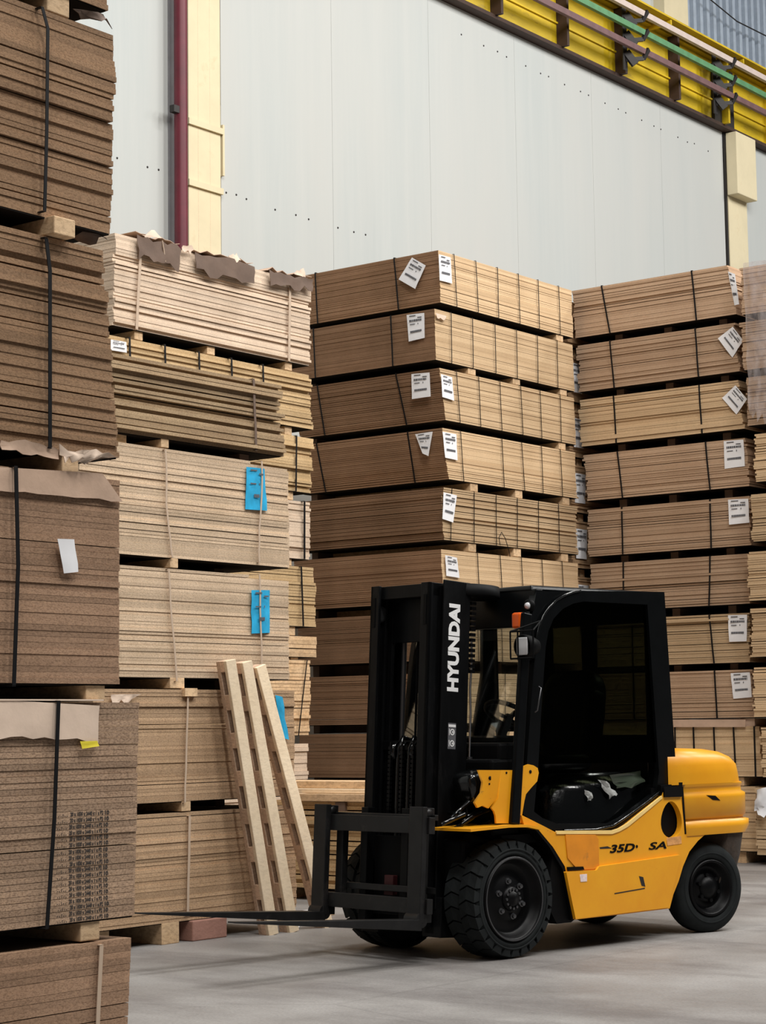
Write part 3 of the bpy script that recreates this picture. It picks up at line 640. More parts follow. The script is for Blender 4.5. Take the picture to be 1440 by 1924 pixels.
# --- pale front stack F --------------------------------------------------
XF = -9.4; XF0 = -11.68
Fr = [(9.36, 11.10, 3.882, 3.365, 'chip_dun', 'weathered brown board bundle with loose uneven edges, top of the pale front stack', 20),
 (9.08, 11.17, 3.298, 2.56, 'chip_pale', 'pale chipboard bundle with the upper blue tag', 34),
 (9.10, 11.16, 2.487, 1.755, 'chip_pale', 'pale chipboard bundle with the lower whole blue tag, above the leaning timbers', 34),
 (9.20, 11.21, 1.676, .93, 'chip_mid', 'tan chipboard bundle behind the leaning timbers, blue tag half hidden', 32),
 (9.20, 11.21, .855, .14, 'chip_mid', 'dark stained chipboard bundle lowest behind the leaning timbers', 30)]
for i, (y0, y1, zt_, zb_, mt, lb, n) in enumerate(Fr):
    org = (XF-1, 10.2, zb_)
    th = bundle(lb, 'boards', 'chipboard bundles of the pale front stack', org, (XF0, XF, y0, y1), (XF0, XF, y0+.01, y1), zt_, zb_, n, mt, indiv=True, jit=.011 if i == 0 else .0022, seed=250+i, gapf=(.03, .16, .45) if i == 0 else (.012, .07, .24), big=.3 if i == 0 else .1, cuts={n-1: .80, n-2: .995} if i == 1 else ({n-1: .79} if i == 2 else None))
    nz = Fr[i+1][2] if i < 4 else 0
    brs = [[(302, 317.5, 835)], [(319, 335, 1058)], [(319, 347, 1286)], [(340.7, 358.7, 1518)], [(303, 337, 1757)]][i]
    for (a, b_, yy) in brs: bearer(th, org, XF+.0, X_(a+1, yy, XF).y, X_(b_, yy, XF).y, nz, zb_, 2.1)
    if i < 4: bearer(th, org, XF-.35 if i else XF-.1, 10.75, 10.85, nz, zb_, 1.8, 'kraft_dark')
    bearer(th, org, XF-.05, y0+.1, y0+.2, nz, zb_, 2.0)
    def ST(pts, mat='string', wd=.016, **k): strip(th, org, 'R', [X_(x, y, XF) for x, y in pts], wd, mat, off=.018, seed=i, **k)
    if i == 0: ST([(472, 713), (476, 780), (478, 846)], 'kraft_dark', .022, jit=.008)
    if i == 1: ST([(308, 846), (309, 948), (314, 1000), (320.5, 1047)], jit=.005); ST([(489, 868), (487, 960), (483, 1000), (484, 1056)], jit=.006)
    if i == 2: ST([(312.5, 1070), (320, 1170), (328.5, 1279)], jit=.004); ST([(483.5, 1080), (487, 1180), (488, 1272)], jit=.004)
    if i == 3: ST([(350, 1298), (346, 1420), (344, 1507)], jit=.004)
    if i == 4: ST([(353, 1534), (351, 1640), (349, 1718)], wd=.022, jit=.003)
    if i == 3: MB(org).box((XF-.02, X_(342, 1300, XF).y, 1.63), (XF+.03, X_(365, 1300, XF).y, 1.685)).build('corner_block', 'timber', th)
    bt = {1: [(461, 877.5), (495, 881), (500, 960), (459.5, 957)], 2: [(470, 1109), (505, 1109), (506, 1189), (471, 1190.6)], 3: [(515, 1306), (529, 1310), (539.6, 1390), (525, 1386)]}.get(i)
    if bt:
        s_ = label_sheet([X_(x, y, XF) for x, y in bt], th, org, (1, 0, 0), 600+i, 'bluefilm', 'bright blue crinkled film tag', off=.012, prints=(i != 3), bulge=.014)
    if i == 3: sheet('torn_paper', [X_(x, y, XF) for x, y in ((205, 1305), (262, 1304), (240, 1314), (205, 1322))], 'kraft_pale', th, org, 6, 3, (1, 0, 0), .02, .02, .03, seed=31)
o = MB((XF-.1, 10.3, 0)).box((XF-1.0, X_(356, 1750, XF).y, 0), (XF+.03, X_(421, 1750, XF).y, .135)).build('concrete_block', 'brick', bevel=.008); o.location = (XF-.1, 10.3, 0)
tag(o, 'reddish brown block lying on the floor under the pale front stack', 'block')

# --- near left stack A ---------------------------------------------------
XA = -5.7; XA0 = -8.1; YA0 = 3.87
Ar = [(5.66, 5.66, 5.2, 4.318, 'chip_brown', 'dark brown board bundle cut off by the top left corner of the photo', 38),
 (5.703, 5.68, 4.225, 3.395, 'chip_brown', 'brown chipboard bundle with ragged edges and black strap, top full one at the left edge', 36),
 (5.63, 5.721, 3.317, 2.491, 'chip_brown', 'brown chipboard bundle with black strap, above the torn cardboard at the left edge', 36),
 (5.724, 5.724, 2.400, 1.590, 'chip_rust', 'reddish chipboard bundle with a blank white slip at the left edge', 36),
 (5.831, 5.809, 1.518, .685, 'chip_grey', 'grey brown chipboard bundle printed with rows of dark figures', 36),
 (5.791, 5.76, .600, .10, 'chip_rust', 'reddish chipboard bundle lowest at the bottom left corner, pale strap', 20)]
for i, (yt, yb, zt_, zb_, mt, lb, n) in enumerate(Ar):
    org = (XA-1.2, 4.8, zb_)
    ln = None
    if i == 2: ln = lambda f: .0
    th = bundle(lb, 'boards', 'chipboard bundles of the near left stack', org, (XA0, XA, YA0, yt), (XA0, XA, YA0, yb), zt_, zb_, n, mt, indiv=True, jit=.0032 if i < 3 else .0012, seed=290+i, gapf=(.015, .08, .34) if i < 3 else ((.012, .05, .16) if i != 4 else (.06, .10, .2)), big=.22 if i < 3 else .06)
    nz = Ar[i+1][2] if i < 5 else 0
    bb = [[(92, 134, 10)], [(85, 125, 425)], [(120, 151, 880)], [(165, 201, 1303)], [(155, 191, 1754)], []][i]
    for (a, b_, yy) in bb: bearer(th, org, XA+(.05 if i == 1 else -.01), X_(a, yy, XA).y, X_(b_, yy, XA).y, nz, zb_, 2.1, 'timber')
    bearer(th, org, XA-.05, 4.2, 4.31, nz, zb_, 2.1)
    if i == 5: bearer(th, org, XA-.05, 5.4, 5.51, nz, zb_, 2.1)
    def SA(pts, mat='strap', wd=.018, **k): strip(th, org, 'R', [X_(x, y, XA) for x, y in pts], wd, mat, off=.012 if i == 5 else .028, seed=i, **k)
    if i == 1: SA([(70, 18), (80, 56), (78, 250), (74, 398)], wd=.016)
    if i == 2: SA([(77, 450), (84, 510), (84, 700), (84, 842)], wd=.018)
    if i == 3: SA([(20, 879), (24, 1063), (16, 1288)], wd=.018)
    if i == 4: SA([(100, 1319), (92, 1540), (78, 1743)], wd=.018)
    if i == 5: SA([(186, 1777), (180, 1900), (177, 1980)], 'string', .02)
    if i == 2:
        sheet('torn_cardboard', [X_(x, y, XA) for x, y in ((-5, 826), (104, 842), (103, 863), (-5, 846))], 'kraft', th, org, 8, 2, (1, 0, 0), .02, .02, .012, .012, seed=61, th=.004, label='torn cardboard edge hanging below the boards')
        sheet('torn_cardboard', [X_(x, y, XA) for x, y in ((101, 842), (214, 856), (150, 870), (106, 866))], 'kraft_pale', th, org, 9, 3, (1, 0, 0), .035, .03, .016, .016, seed=62, th=.004, label='torn pale cardboard curl')
    if i == 1:
        sheet('wrapping_flap', [X_(x, y, XA-.1) for x, y in ((118, 450), (142, 435), (186, 446), (150, 464))], 'kraft_dark', th, org, 4, 2, (1, 0, 0), .05, .03, .02, seed=63, th=.003)
        sheet('wrapping_flap', [X_(x, y, XA-.05) for x, y in ((120, 22), (178, 32), (198, 50), (140, 40))], 'kraft_dark', th, org, 4, 2, (1, 0, 0), .05, .03, .02, seed=64, th=.003)
    if i == 3:
        sheet('paper_wrap', [X_(x, y, XA) for x, y in ((-8, 878), (188, 890), (226, 943), (-8, 922))], 'kraft', th, org, 10, 4, (1, 0, 0), .014, .003, .005, seed=65, label='brown paper wrap folded over the top edge')
        label_sheet([X_(x, y, XA) for x, y in ((101, 1013), (133, 1014), (141, 1075), (113, 1078))], th, org, (1, 0, 0), 66, off=.02, prints=False, lab='blank white paper slip', bulge=.006)
    if i == 4:
        sheet('paper_wrap', [X_(x, y, XA) for x, y in ((-8, 1315), (182, 1326), (179, 1392), (-8, 1386))], 'kraft_pale', th, org, 9, 4, (1, 0, 0), .016, .006, .008, .0, seed=67, label='pale creased paper wrap over the top edge')
        MB(org).add([(XA-.6, YA0, zt_+.012), (XA+.02, YA0, zt_+.012), (XA+.02, 5.62, zt_+.012), (XA-.6, 5.60, zt_+.012), (XA-.6, YA0, zt_+.006), (XA+.02, YA0, zt_+.006), (XA+.02, 5.62, zt_+.006), (XA-.6, 5.60, zt_+.006)], [(0, 1, 2, 3), (4, 7, 6, 5), (0, 4, 5, 1), (1, 5, 6, 2), (2, 6, 7, 3), (3, 7, 4, 0)]).build('paper_wrap', 'kraft_pale', th)
        label_sheet([X_(x, y, XA) for x, y in ((143, 1393), (176, 1392), (179, 1402), (147, 1407))], th, org, (1, 0, 0), 68, 'yellow_note', 'bright yellow paper slip', off=.022, prints=False)
        # printed figures on every board edge
        bs = sorted([c for c in th.children if c.name.startswith('board')], key=lambda c: min(v.co.z for v in c.data.vertices))
        me_a = fit(textmesh('20 x 1830 x 2440 x 1 x P2', 1, .0, .035), .175, .0165); me_b = fit(textmesh('10', 1, .0, .04), .022, .0165); me_c = fit(textmesh('. . : . .', 1, .0, .05), .048, .010)
        for k, bd in enumerate(bs[:18]):
            zs = [v.co.z for v in bd.data.vertices]; xs = max(v.co.x for v in bd.data.vertices); zc = min(zs)+.003
            yl = X_(131-.25*k if k < 3 else 130, 1700-k*9, XA).y - 4.8
            jy = R.uniform(-.004, .004)
            for me_, dy in ((me_c, -.062), (me_a, 0), (me_b, .185)):
                o = link('printed_figures', me_, 'ink_dark', bd); o.matrix_local = frame_mat((xs+.0012, yl+dy+jy, zc), (0, 1, 0), (0, 0, 1))

# --- leaning slotted timbers ---------------------------------------------
def slotted(P0, P1, label, wd=.088, dp=.11, k=7, nx=(1, -.15, 0)):
    P0, P1 = Vector(P0), Vector(P1); d = (P1-P0); L = d.length; d.normalize()
    n = Vector(nx); n = (n-d*n.dot(d)).normalized(); s = n.cross(d).normalized()
    if s.y < 0: s = -s
    th = thing('slotted_timber', label, 'timber', P0, 0, 'slotted timbers leaning on the pale front stack')
    def blk(a, b_, t0, t1, name, mat, bevel=.004):
        q = []
        for aa in (a, b_):
            for (ss, tt) in ((-wd/2, t0), (wd/2, t0), (wd/2, t1), (-wd/2, t1)): q.append(P0+d*aa+s*ss+n*tt)
        MB(P0).hexa(q).build(name, mat, th, bevel)
    blk(0, L, -.03, 0, 'face_plank', 'timber_pale'); blk(0, L, -dp, -dp+.035, 'back_plank', 'timber_side')
    q = []
    for aa in (.05, L-.05):
        for (ss, tt) in ((-wd*.12, -dp+.035), (wd*.3, -dp+.035), (wd*.3, -.03), (-wd*.12, -.03)): q.append(P0+d*aa+s*ss+n*tt)
    MB(P0).hexa(q).build('slot_shade_plank', 'kraft_dark', th)  # dark plank added to put shade inside the slots
    sl = L/(k+.25)
    for j in range(k+1):
        a = max(0, j*sl-.01); b_ = min(L, a+sl*.40 if j else a+sl*.30)
        blk(a, b_, -dp+.035, -.03, 'spacer_block', 'timber_side', .002)
    return th
slotted((-9.17, 10.70, .0), X_(434, 1240, -9.24), 'slotted wooden timber leaning on the stack, leftmost of three')
slotted((-9.17, 10.92, .0), X_(465, 1243, -9.24), 'slotted wooden timber leaning on the stack, middle of three', k=7)
slotted((-9.16, 11.29, .0), X_(491, 1251, -9.24), 'slotted wooden timber leaning on the stack, rightmost and most tilted')
o = MB((-9.75, 12.0, 0)).box((-9.83, 11.98, 0), (-9.73, 12.06, .085)).build('timber_block', 'timber', bevel=.006); o.location = (-9.75, 12.0, 0)
tag(o, 'small sawn wooden block on the floor behind the fork heels', 'block')
for k, (q, lb) in enumerate(((((540, 1716), (600, 1712), (596, 1721), (535, 1722)), 'crumpled white paper on the floor under the far fork'), (((540, 1737), (568, 1734), (562, 1745), (536, 1746)), 'torn white paper scrap on the floor under the near fork'))):
    o = sheet('paper_scrap', [fl(*p) for p in q], 'paper', None, (0, 0, 0), 5, 3, (0, 0, 1), .008, .012, seed=70+k); tag(o, lb, 'paper')

# --- lumber pile behind the fork carriage ---------------------------------
YL = 13.0
org = (-10.6, YL+.4, 0)
th = bundle('pile of pale sawn boards behind the fork carriage', 'boards', None, (-10.6, YL+.6, .1), (-11.3, -9.75, YL, YL+1.3), (-11.3, -9.78, YL, YL+1.3), .80, .1, 20, 'chip_straw', indiv=True, jit=.014, seed=333, gapf=(.05, .2, .4))
for xs in (-11.1, -10.0): MB((-10.6, YL+.6, .1)).box((xs, YL+.05, 0), (xs+.1, YL+1.2, .1)).build('bearer', 'timber', th)
MB((-10.6, YL+.6, .1)).box((-10.47, YL-.004, .66), (-10.37, YL+.5, .80)).build('dark_end_block', 'kraft_dark', th)
for k, (xa, xb, za, zb_, yy, mt, lb) in enumerate(((-10.86, -9.8, .805, .865, 0, 'timber', 'pale sawn plank on top of the board pile, end grain at the mast'), (-11.0, -9.8, .868, .905, .06, 'timber_pale', 'thin pale plank lying second on the board pile'), (-11.2, -9.8, .907, .965, .12, 'timber', 'topmost long plank on the board pile behind the forks'))):
    o = MB((-10.3, YL+yy, za)).box((xa, YL+yy, za), (xb, YL+yy+.14, zb_)).box((xa, YL+yy+.3, za), (xb, YL+yy+.44, zb_)).build('plank', mt, bevel=.003) if False else MB((-10.3, YL+yy, za)).box((xa, YL+yy-.02, za), (xb, YL+yy+.3, zb_)).build('plank', mt, bevel=.003)
    o.location = (-10.3, YL+yy, za); tag(o, lb, 'plank')

# ================================================================== FORKLIFT
FA = math.radians(9.5)
FWD = Vector((-math.sin(FA), -math.cos(FA), 0)); LFT = Vector((math.cos(FA), -math.sin(FA), 0))
FO = Vector((-6.964, 10.247, 0)) - LFT*.62
def floc(p): d = p-FO; return Vector((d.dot(FWD), d.dot(LFT), d.z))
def LY(x, y, c): return floc(onpl(x, y, LFT, LFT.dot(FO)+c))
def LX(x, y, c): return floc(onpl(x, y, FWD, FWD.dot(FO)+c))
def PY(c, pts): return [(lambda p: (p.x, p.z))(LY(x, y, c)) for x, y in pts]
fk = thing('forklift', 'yellow and black diesel forklift with raised mast and forks on the concrete floor', 'forklift', FO, math.atan2(FWD.y, FWD.x))
def side(name, pts, y0, y1, mat, parent=fk, holes=(), bevel=.0, **kw):
    """plate lying in the local xz plane between y0 and y1"""
    me = plate(pts, holes, y1-y0)
    for v in me.vertices: x, z, t = v.co; v.co = (x, (y0+y1)/2+t, z)
    me.flip_normals()
    return link(name, me, mat, parent, bevel, **kw)
def dup(o, parent, mir=False):
    c = o.copy(); col.objects.link(c); c.parent = parent
    return c
# ---------- wheels
def wheel(cx, yo, r, wd, rimr, name, s=1, detail=True, lugs=26):
    """outer face at y=yo, inner towards yo - s*wd"""
    c = (cx, 0, r)
    root = thing_part(name)
    yi = yo-s*wd
    tb = MB(); rb = r-.018 if lugs else r
    tb.lathe([(rimr, yo-s*.012), (rimr+.012, yo), (rb-.06, yo), (rb-.02, yo-s*.012), (rb, yo-s*.035), (rb, yi+s*.035), (rb-.03, yi), (rimr, yi), (rimr-.02, yi+s*.02), (rimr-.02, yo-s*.03)], c, (0, 1, 0), 72)
    tb.lathe([(rimr+.035, yo+s*.001), (rimr+.041, yo+s*.005), (rimr+.047, yo+s*.001)], c, (0, 1, 0), 72)
    ty = tb.build('tyre', 'rubber', root)
    if lugs:
        lb = MB(); ri, ro = rb-.004, r+.002; mid = (yo+yi)/2
        for k in range(lugs):
            for side_, ya, yb, ph in ((0, yo-s*.004, mid+s*.006, 0), (1, mid-s*.006, yi+s*.004, .5)):
                g0 = 2*math.pi*(k+ph)/lugs; dg = 2*math.pi/lugs*.86
                def P(g, y, rr): return (cx+math.cos(g)*rr, y, r+math.sin(g)*rr)
                ch = .30*2*math.pi/lugs
                ym = (ya+yb)/2
                vs = []
                for rr in (ri, ro):
                    for (y, off) in ((ya, 0), (ym, ch*.7), (yb, -ch*.5)):
                        vs += [P(g0+off, y, rr-(.012 if y == ya and rr == ro else 0)), P(g0+off+dg, y, rr-(.012 if y == ya and rr == ro else 0))]
                f = []
                for j in (0, 2): f += [(j, j+1, j+3, j+2), (6+j, 6+j+2, 6+j+3, 6+j+1), (j, j+2, j+8, j+6), (j+1, j+7, j+9, j+3)]
                f += [(0, 6, 7, 1), (4, 5, 11, 10)]
                lb.add(vs, f)
                if side_ == 0:  # shoulder of the lug running onto the sidewall
                    q = [P(g0, ya, ro-.012), P(g0+dg, ya, ro-.012), P(g0+dg*.85, ya+s*.004, ro-.055), P(g0+dg*.15, ya+s*.004, ro-.055)]
                    q2 = [(x, y-s*.02, z) for x, y, z in q]
                    lb.hexa(q2+q)
        lb.build('tread_lugs', 'rubber', root, kind='stuff')
    rm = MB()
    rm.lathe([(rimr, yo-s*.014), (rimr-.004, yo+s*.004), (rimr-.016, yo+s*.006), (rimr-.022, yo-s*.008), (rimr-.034, yo-s*.02), (rimr-.045, yo-s*.055), (rimr-.06, yo-s*.062), (rimr*.52, yo-s*.05), (rimr*.46, yo-s*.035), (0.001, yo-s*.035)], c, (0, 1, 0), 64)
    rr = rm.build('rim', 'rim', root)
    yh = yo-s*.05
    if detail:
        MB().lathe([(rimr-.006, yo+s*.0065), (rimr-.010, yo+s*.009), (rimr-.015, yo+s*.0065)], c, (0, 1, 0), 64).build('rim_lip', 'nut', root)
        hb = MB().lathe([(.075, yh+s*.015), (.07, yh+s*.035), (.045, yh+s*.04), (.038, yh+s*.055), (.0005, yh+s*.058)], c, (0, 1, 0), 32).build('hub', 'rim', root)
        for k in range(6):
            g = math.radians(80+60*k); p = (cx+math.cos(g)*.108, 0, r+math.sin(g)*.108)
            MB().lathe([(.020, yh), (.020, yh+s*.018), (.013, yh+s*.02), (.013, yh+s*.034), (.0005, yh+s*.036)], p, (0, 1, 0), 12, False).build('wheel_nut', 'nut', root)
        sb = MB()
        for k in range(12):
            g = 2*math.pi*k/12; p = (cx+math.cos(g)*.058, 0, r+math.sin(g)*.058)
            MB().lathe([(.0085, yh+s*.03), (.0085, yh+s*.046), (.0005, yh+s*.047)], p, (0, 1, 0), 8, False).build('hub_bolt', 'nut', root)
    else:
        MB().lathe([(.08, yh), (.075, yh+s*.03), (.03, yh+s*.05), (.0005, yh+s*.052)], c, (0, 1, 0), 32).build('hub', 'rim', root)
        for k in range(6):
            g = math.radians(20+60*k); p = (cx+math.cos(g)*.085, 0, r+math.sin(g)*.085)
            MB().lathe([(.014, yh), (.014, yh+s*.03), (.0005, yh+s*.031)], p, (0, 1, 0), 10, False).build('wheel_nut', 'rim', root)
    return root
def thing_part(name):
    o = bpy.data.objects.new(name, None); col.objects.link(o); o.parent = fk; o.empty_display_size = .1; return o
wheel(-.12, .60, .357, .25, .258, 'front_wheel')
wheel(-.12, -.60, .357, .25, .258, 'front_wheel', -1)
for s_ in (1, -1):
    rw = wheel(-2.10, .57*s_, .297, .17, .19, 'rear_wheel', s_, False, 0)
    pv = Matrix.Translation((-2.10, .50*s_, 0)); rw.matrix_local = pv @ Matrix.Rotation(math.radians(-11), 4, 'Z') @ pv.inverted()
# ---------- chassis and body
ch = MB().box((-1.62, -.45, .20), (-.50, .52, .70)).box((-.52, -.34, .2), (.12, .34, .62)).box((-.22, -.36, .25), (-.02, .36, .45)).box((-2.3, -.30, .28), (-1.6, .30, .64)).box((-2.1, -.40, .22), (-1.98, .40, .34)).build('chassis', 'black_matt', fk, bevel=.01)
top = [(980, 1531), (1000, 1541), (1022, 1552), (1045, 1564), (1100, 1565), (1150, 1563), (1163, 1559), (1178, 1550), (1210, 1524), (1243, 1498), (1247, 1487), (1279, 1487)]
body = PY(.6, top) + PY(.6, [(1288, 1568), (1330, 1564), (1312, 1580), (1296, 1600), (1284, 1628), (1276, 1655), (1266, 1680), (1259, 1707), (1170, 1718), (1081, 1728), (1072, 1680), (1062, 1628), (1040, 1592), (1010, 1556), (985, 1549)])
ovc = LY(1262, 1540, .6); ov = []
for k in range(28):
    g = 2*math.pi*k/28; cx_, cz_ = math.cos(g), math.sin(g)
    ov.append((ovc.x+.108*cx_*(1-.18*cz_), ovc.z+.12*cz_))
for s_ in (1, -1):
    side('body_side', body, *((.56, .60) if s_ > 0 else (-.60, -.56)), 'yel', holes=(ov,), bevel=.006)
    sk = PY(.62, [(1064, 1638), (1122, 1635), (1126, 1628), (1280, 1606), (1270, 1650), (1262, 1680), (1259, 1705), (1170, 1716), (1082, 1727), (1073, 1684)])
    side('side_skirt', sk, *((.60, .622) if s_ > 0 else (-.622, -.60)), 'yel', bevel=.008)
side('step_panel', PY(.6, [(1062, 1568), (1118, 1568), (1124, 1577), (1125, 1632), (1085, 1634), (1066, 1612)]), .600, .606, 'yel_o', bevel=.002)
side('step_gap', PY(.6, [(1064, 1629), (1094, 1628), (1096, 1634), (1066, 1636)]), .604, .612, 'black_matt')
MB().box((-1.95, .50, .60), (-1.50, .553, .98)).build('air_duct', 'black_matt', fk)
side('paint_strip', PY(.6, [(1045, 1561), (1150, 1560), (1163, 1556), (1178, 1547), (1210, 1521), (1243, 1495), (1244, 1500), (1212, 1527), (1180, 1553), (1164, 1562), (1150, 1567), (1045, 1567)]), .597, .606, 'yel_edge')
# front mudguards
for s_ in (1, -1):
    pr = [(LY(877, 1557, .6).x, .795), (-.05, .805), (-.22, .800), (-.335, .778)]
    b = MB(); vs = []
    for (x, z) in pr:
        for yy, zz in ((.30, z), (.635, z), (.635, z-.016), (.30, z-.016)): vs.append((x, yy*s_, zz))
    n_ = len(pr); fs = [(4*i+k, 4*i+(k+1) % 4, 4*i+4+(k+1) % 4, 4*i+4+k) for i in range(n_-1) for k in range(4)]+[(0, 1, 2, 3), (4*n_-1, 4*n_-2, 4*n_-3, 4*n_-4)]
    b.add(vs, fs).build('mudguard', 'yel', fk, label='sunlit yellow mudguard flange' if False else None)
    b = MB(); pr = [(-.20, .785), (-.34, .765), (-.46, .66), (-.585, .51), (-.66, .19)]; vs = []
    for (x, z) in pr:
        for yy, dx in ((.28, 0), (.598, 0), (.598, -.05), (.28, -.05)): vs.append((x+dx+.02, yy*s_, z+(.0 if dx == 0 else .012)))
    n_ = len(pr); fs = [(4*i+k, 4*i+(k+1) % 4, 4*i+4+(k+1) % 4, 4*i+4+k) for i in range(n_-1) for k in range(4)]+[(0, 1, 2, 3), (4*n_-1, 4*n_-2, 4*n_-3, 4*n_-4)]
    b.add(vs, fs).build('inner_arch', 'black_matt', fk)
# mud flap hanging black plate behind the front wheel
side('mud_flap', PY(.58, [(1040, 1600), (1062, 1640), (1081, 1728), (1075, 1733), (1048, 1736), (1030, 1700)]), .30, .575, 'black_matt')
# cowl side plates (yellow) with arch notch, folded at the middle
cow_b = PY(.50, [(944, 1446), (1013, 1446), (1013, 1438), (993, 1436), (944, 1446)])
cowl = PY(.58, [(941, 1447), (965, 1447), (993, 1436), (1002, 1438), (1010, 1443), (1012, 1452), (1009, 1468), (998, 1480), (988, 1492), (985, 1505), (978, 1547), (932, 1547), (931, 1533), (928, 1524), (923, 1518), (936, 1500)])
for s_ in (1,): side('cowl_plate', cowl, *((.571, .584) if s_ > 0 else (-.584, -.571)), 'yel')
fd = PY(.58, [(910, 1447), (941, 1447), (936, 1500), (924, 1519), (916, 1514), (909, 1518), (905, 1508), (914, 1490), (916, 1470)])
for s_ in (1,):
    me = plate(fd, (), .015); xf = fd[1][0]
    for v in me.vertices: x, z, t = v.co; v.co = (x, s_*(.577-max(0, x-xf)*.35+t), z)
    link('cowl_plate', me, 'yel', fk)
for (x, y, r_) in ((926, 1462, .012), (925, 1473, .006), (951, 1452, .007), (996, 1450, .011)):
    p = LY(x, y, .58); yy_ = .577-max(0, p.x-xf)*.35+.0076
    MB().lathe([(r_, -.002), (r_, .002), (.0005, .0021)], (p.x, yy_, p.z), (0, 1, 0), 14).build('plate_hole', 'black_matt', fk)
# counterweight: lofted, rounded at the rear corners
def loft(name, levels, mat, nseg=10, parent=fk, R_=.22):
    """levels: (z, x_front, x_rear, half_width)"""
    b = MB(); rings = []
    for (z, xf_, xr_, hw, rr) in levels:
        ring = [(xf_, -hw), (xf_, hw)]
        for k in range(nseg+1):
            g = math.pi/2*k/nseg; ring.append((xr_+rr-rr*math.sin(g), hw-rr+rr*math.cos(g)))
        for k in range(nseg+1):
            g = math.pi/2*k/nseg; ring.append((xr_+rr-rr*math.cos(g), -hw+rr-rr*math.sin(g)))
        rings.append([(x, y, z) for x, y in ring])
    n_ = len(rings[0]); vs = [p for r_ in rings for p in r_]
    fs = [(i*n_+k, i*n_+(k+1) % n_, (i+1)*n_+(k+1) % n_, (i+1)*n_+k) for i in range(len(rings)-1) for k in range(n_)]
    b.add(vs, fs, True); b.add(rings[0], [tuple(range(n_))[::-1]]); b.add(rings[-1], [tuple(range(n_))])
    return b.build(name, mat, parent)
loft('counterweight', [(.655, -1.80, -2.57, .605, .20), (.70, -1.80, -2.60, .612, .20), (.745, -1.80, -2.60, .612, .20), (.752, -1.80, -2.575, .585, .20), (.765, -1.80, -2.575, .585, .20), (.775, -1.80, -2.58, .60, .20),
  (.90, -1.80, -2.585, .605, .21), (.925, -1.80, -2.585, .605, .21), (.94, -1.80, -2.56, .588, .21), (.975, -1.80, -2.56, .588, .21), (.99, -1.80, -2.565, .60, .22), (.998, -1.80, -2.56, .598, .22)], 'cw')
loft('engine_hood', [(.995, -1.66, -2.55, .60, .24), (1.06, -1.66, -2.545, .598, .25), (1.12, -1.66, -2.53, .595, .25), (1.17, -1.66, -2.49, .58, .27), (1.205, -1.66, -2.42, .55, .29), (1.225, -1.66, -2.32, .50, .31), (1.232, -1.66, -2.18, .42, .32)], 'yel')
loft('lower_counterweight', [(.22, -2.20, -2.42, .50, .12), (.34, -2.22, -2.48, .54, .16), (.50, -2.26, -2.53, .57, .18), (.66, -2.26, -2.56, .59, .2)], plain('dirty_casting', (.045, .031, .022), .85, var=.5, vs=9, bump=.4))
side('seam_line', PY(.6, [(1281, 1478), (1284, 1478), (1290, 1567), (1287, 1567)]), .598, .6015, 'black_matt')
side('seam_shadow', PY(.6, [(1276, 1487), (1282, 1487), (1283, 1470), (1276, 1470)]), .597, .601, 'black_matt')
p = LY(1345, 1497, .61)
side('paint_chip', PY(.606, [(1328, 1494), (1345, 1495), (1354, 1504), (1340, 1503)]), .598, .607, 'black_matt')
# decals on the body side
def onside(me, x, z, y, mat, name, parent=fk, label=None):
    o = link(name, me, mat, parent, label=label); o.matrix_local = frame_mat((x, y, z), (-1, 0, 0), (0, 0, 1)); return o
p = LY(1146, 1603, .6); q = LY(1193, 1586, .6); me = fit(textmesh('35D', 1, .001, .03, .25), abs(p.x-q.x), .052)
onside(me, p.x, p.z, .602, 'black_matt', 'model_lettering')
p = LY(1195, 1592, .6); onside(fit(textmesh('•', 1, .001), .02, .02), p.x, p.z-.005, .602, 'black_matt', 'model_lettering')
p = LY(1219, 1597, .6); q = LY(1249, 1580, .6); onside(fit(textmesh('SA', 1, .001, .02, .25), abs(p.x-q.x)*1.1, .048), p.x, p.z, .602, 'black_matt', 'model_lettering')
side('torn_sticker', PY(.6, [(1253, 1574), (1280, 1571), (1281, 1585), (1254, 1589)]), .600, .6025, plain('sticker_orange', (.62, .30, .10), .6, var=.3, vs=30), label='torn orange and white sticker')
side('sticker', PY(.622, [(1090, 1643), (1103, 1642), (1103, 1656), (1091, 1657)]), .622, .6245, plain('sticker_pale', (.75, .62, .6), .6, var=.2, vs=40), label='small pale sticker')
side('scrape', PY(.622, [(1201, 1646), (1209, 1648), (1213, 1666), (1206, 1664)]), .622, .6235, 'dark')
side('scrape', PY(.622, [(1155, 1678), (1212, 1668), (1212, 1670), (1155, 1680)]), .622, .6235, 'dark')
side('scrape', PY(.6, [(1127, 1592), (1142, 1590), (1150, 1594), (1128, 1595)]), .600, .6015, 'dark')
# ---------- cab
zt0 = LY(1012, 1108, .55).z
roof = MB().add([(-.42, -.52, 2.25), (-.42, .52, 2.25), (-1.68, .52, 2.25), (-1.68, -.52, 2.25), (-.44, -.50, 2.285), (-.44, .50, 2.285), (-1.66, .50, 2.285), (-1.66, -.50, 2.285)], [(0, 1, 2, 3), (4, 7, 6, 5), (0, 4, 5, 1), (1, 5, 6, 2), (2, 6, 7, 3), (3, 7, 4, 0)]).build('roof', 'black', fk, bevel=.012)
outer = PY(.57, [(1249, 1112), (1092, 1110)])
arc = PY(.57, [(1078, 1113), (1062, 1119), (1047, 1128), (1033, 1142), (1022, 1158), (1014, 1178), (1009, 1200), (1006, 1225)])
outer += arc + PY(.57, [(998, 1330), (990, 1440), (984, 1530), (1000, 1541), (1022, 1552), (1045, 1562), (1150, 1561), (1164, 1556), (1210, 1521), (1243, 1494), (1246, 1478), (1273, 1476)])
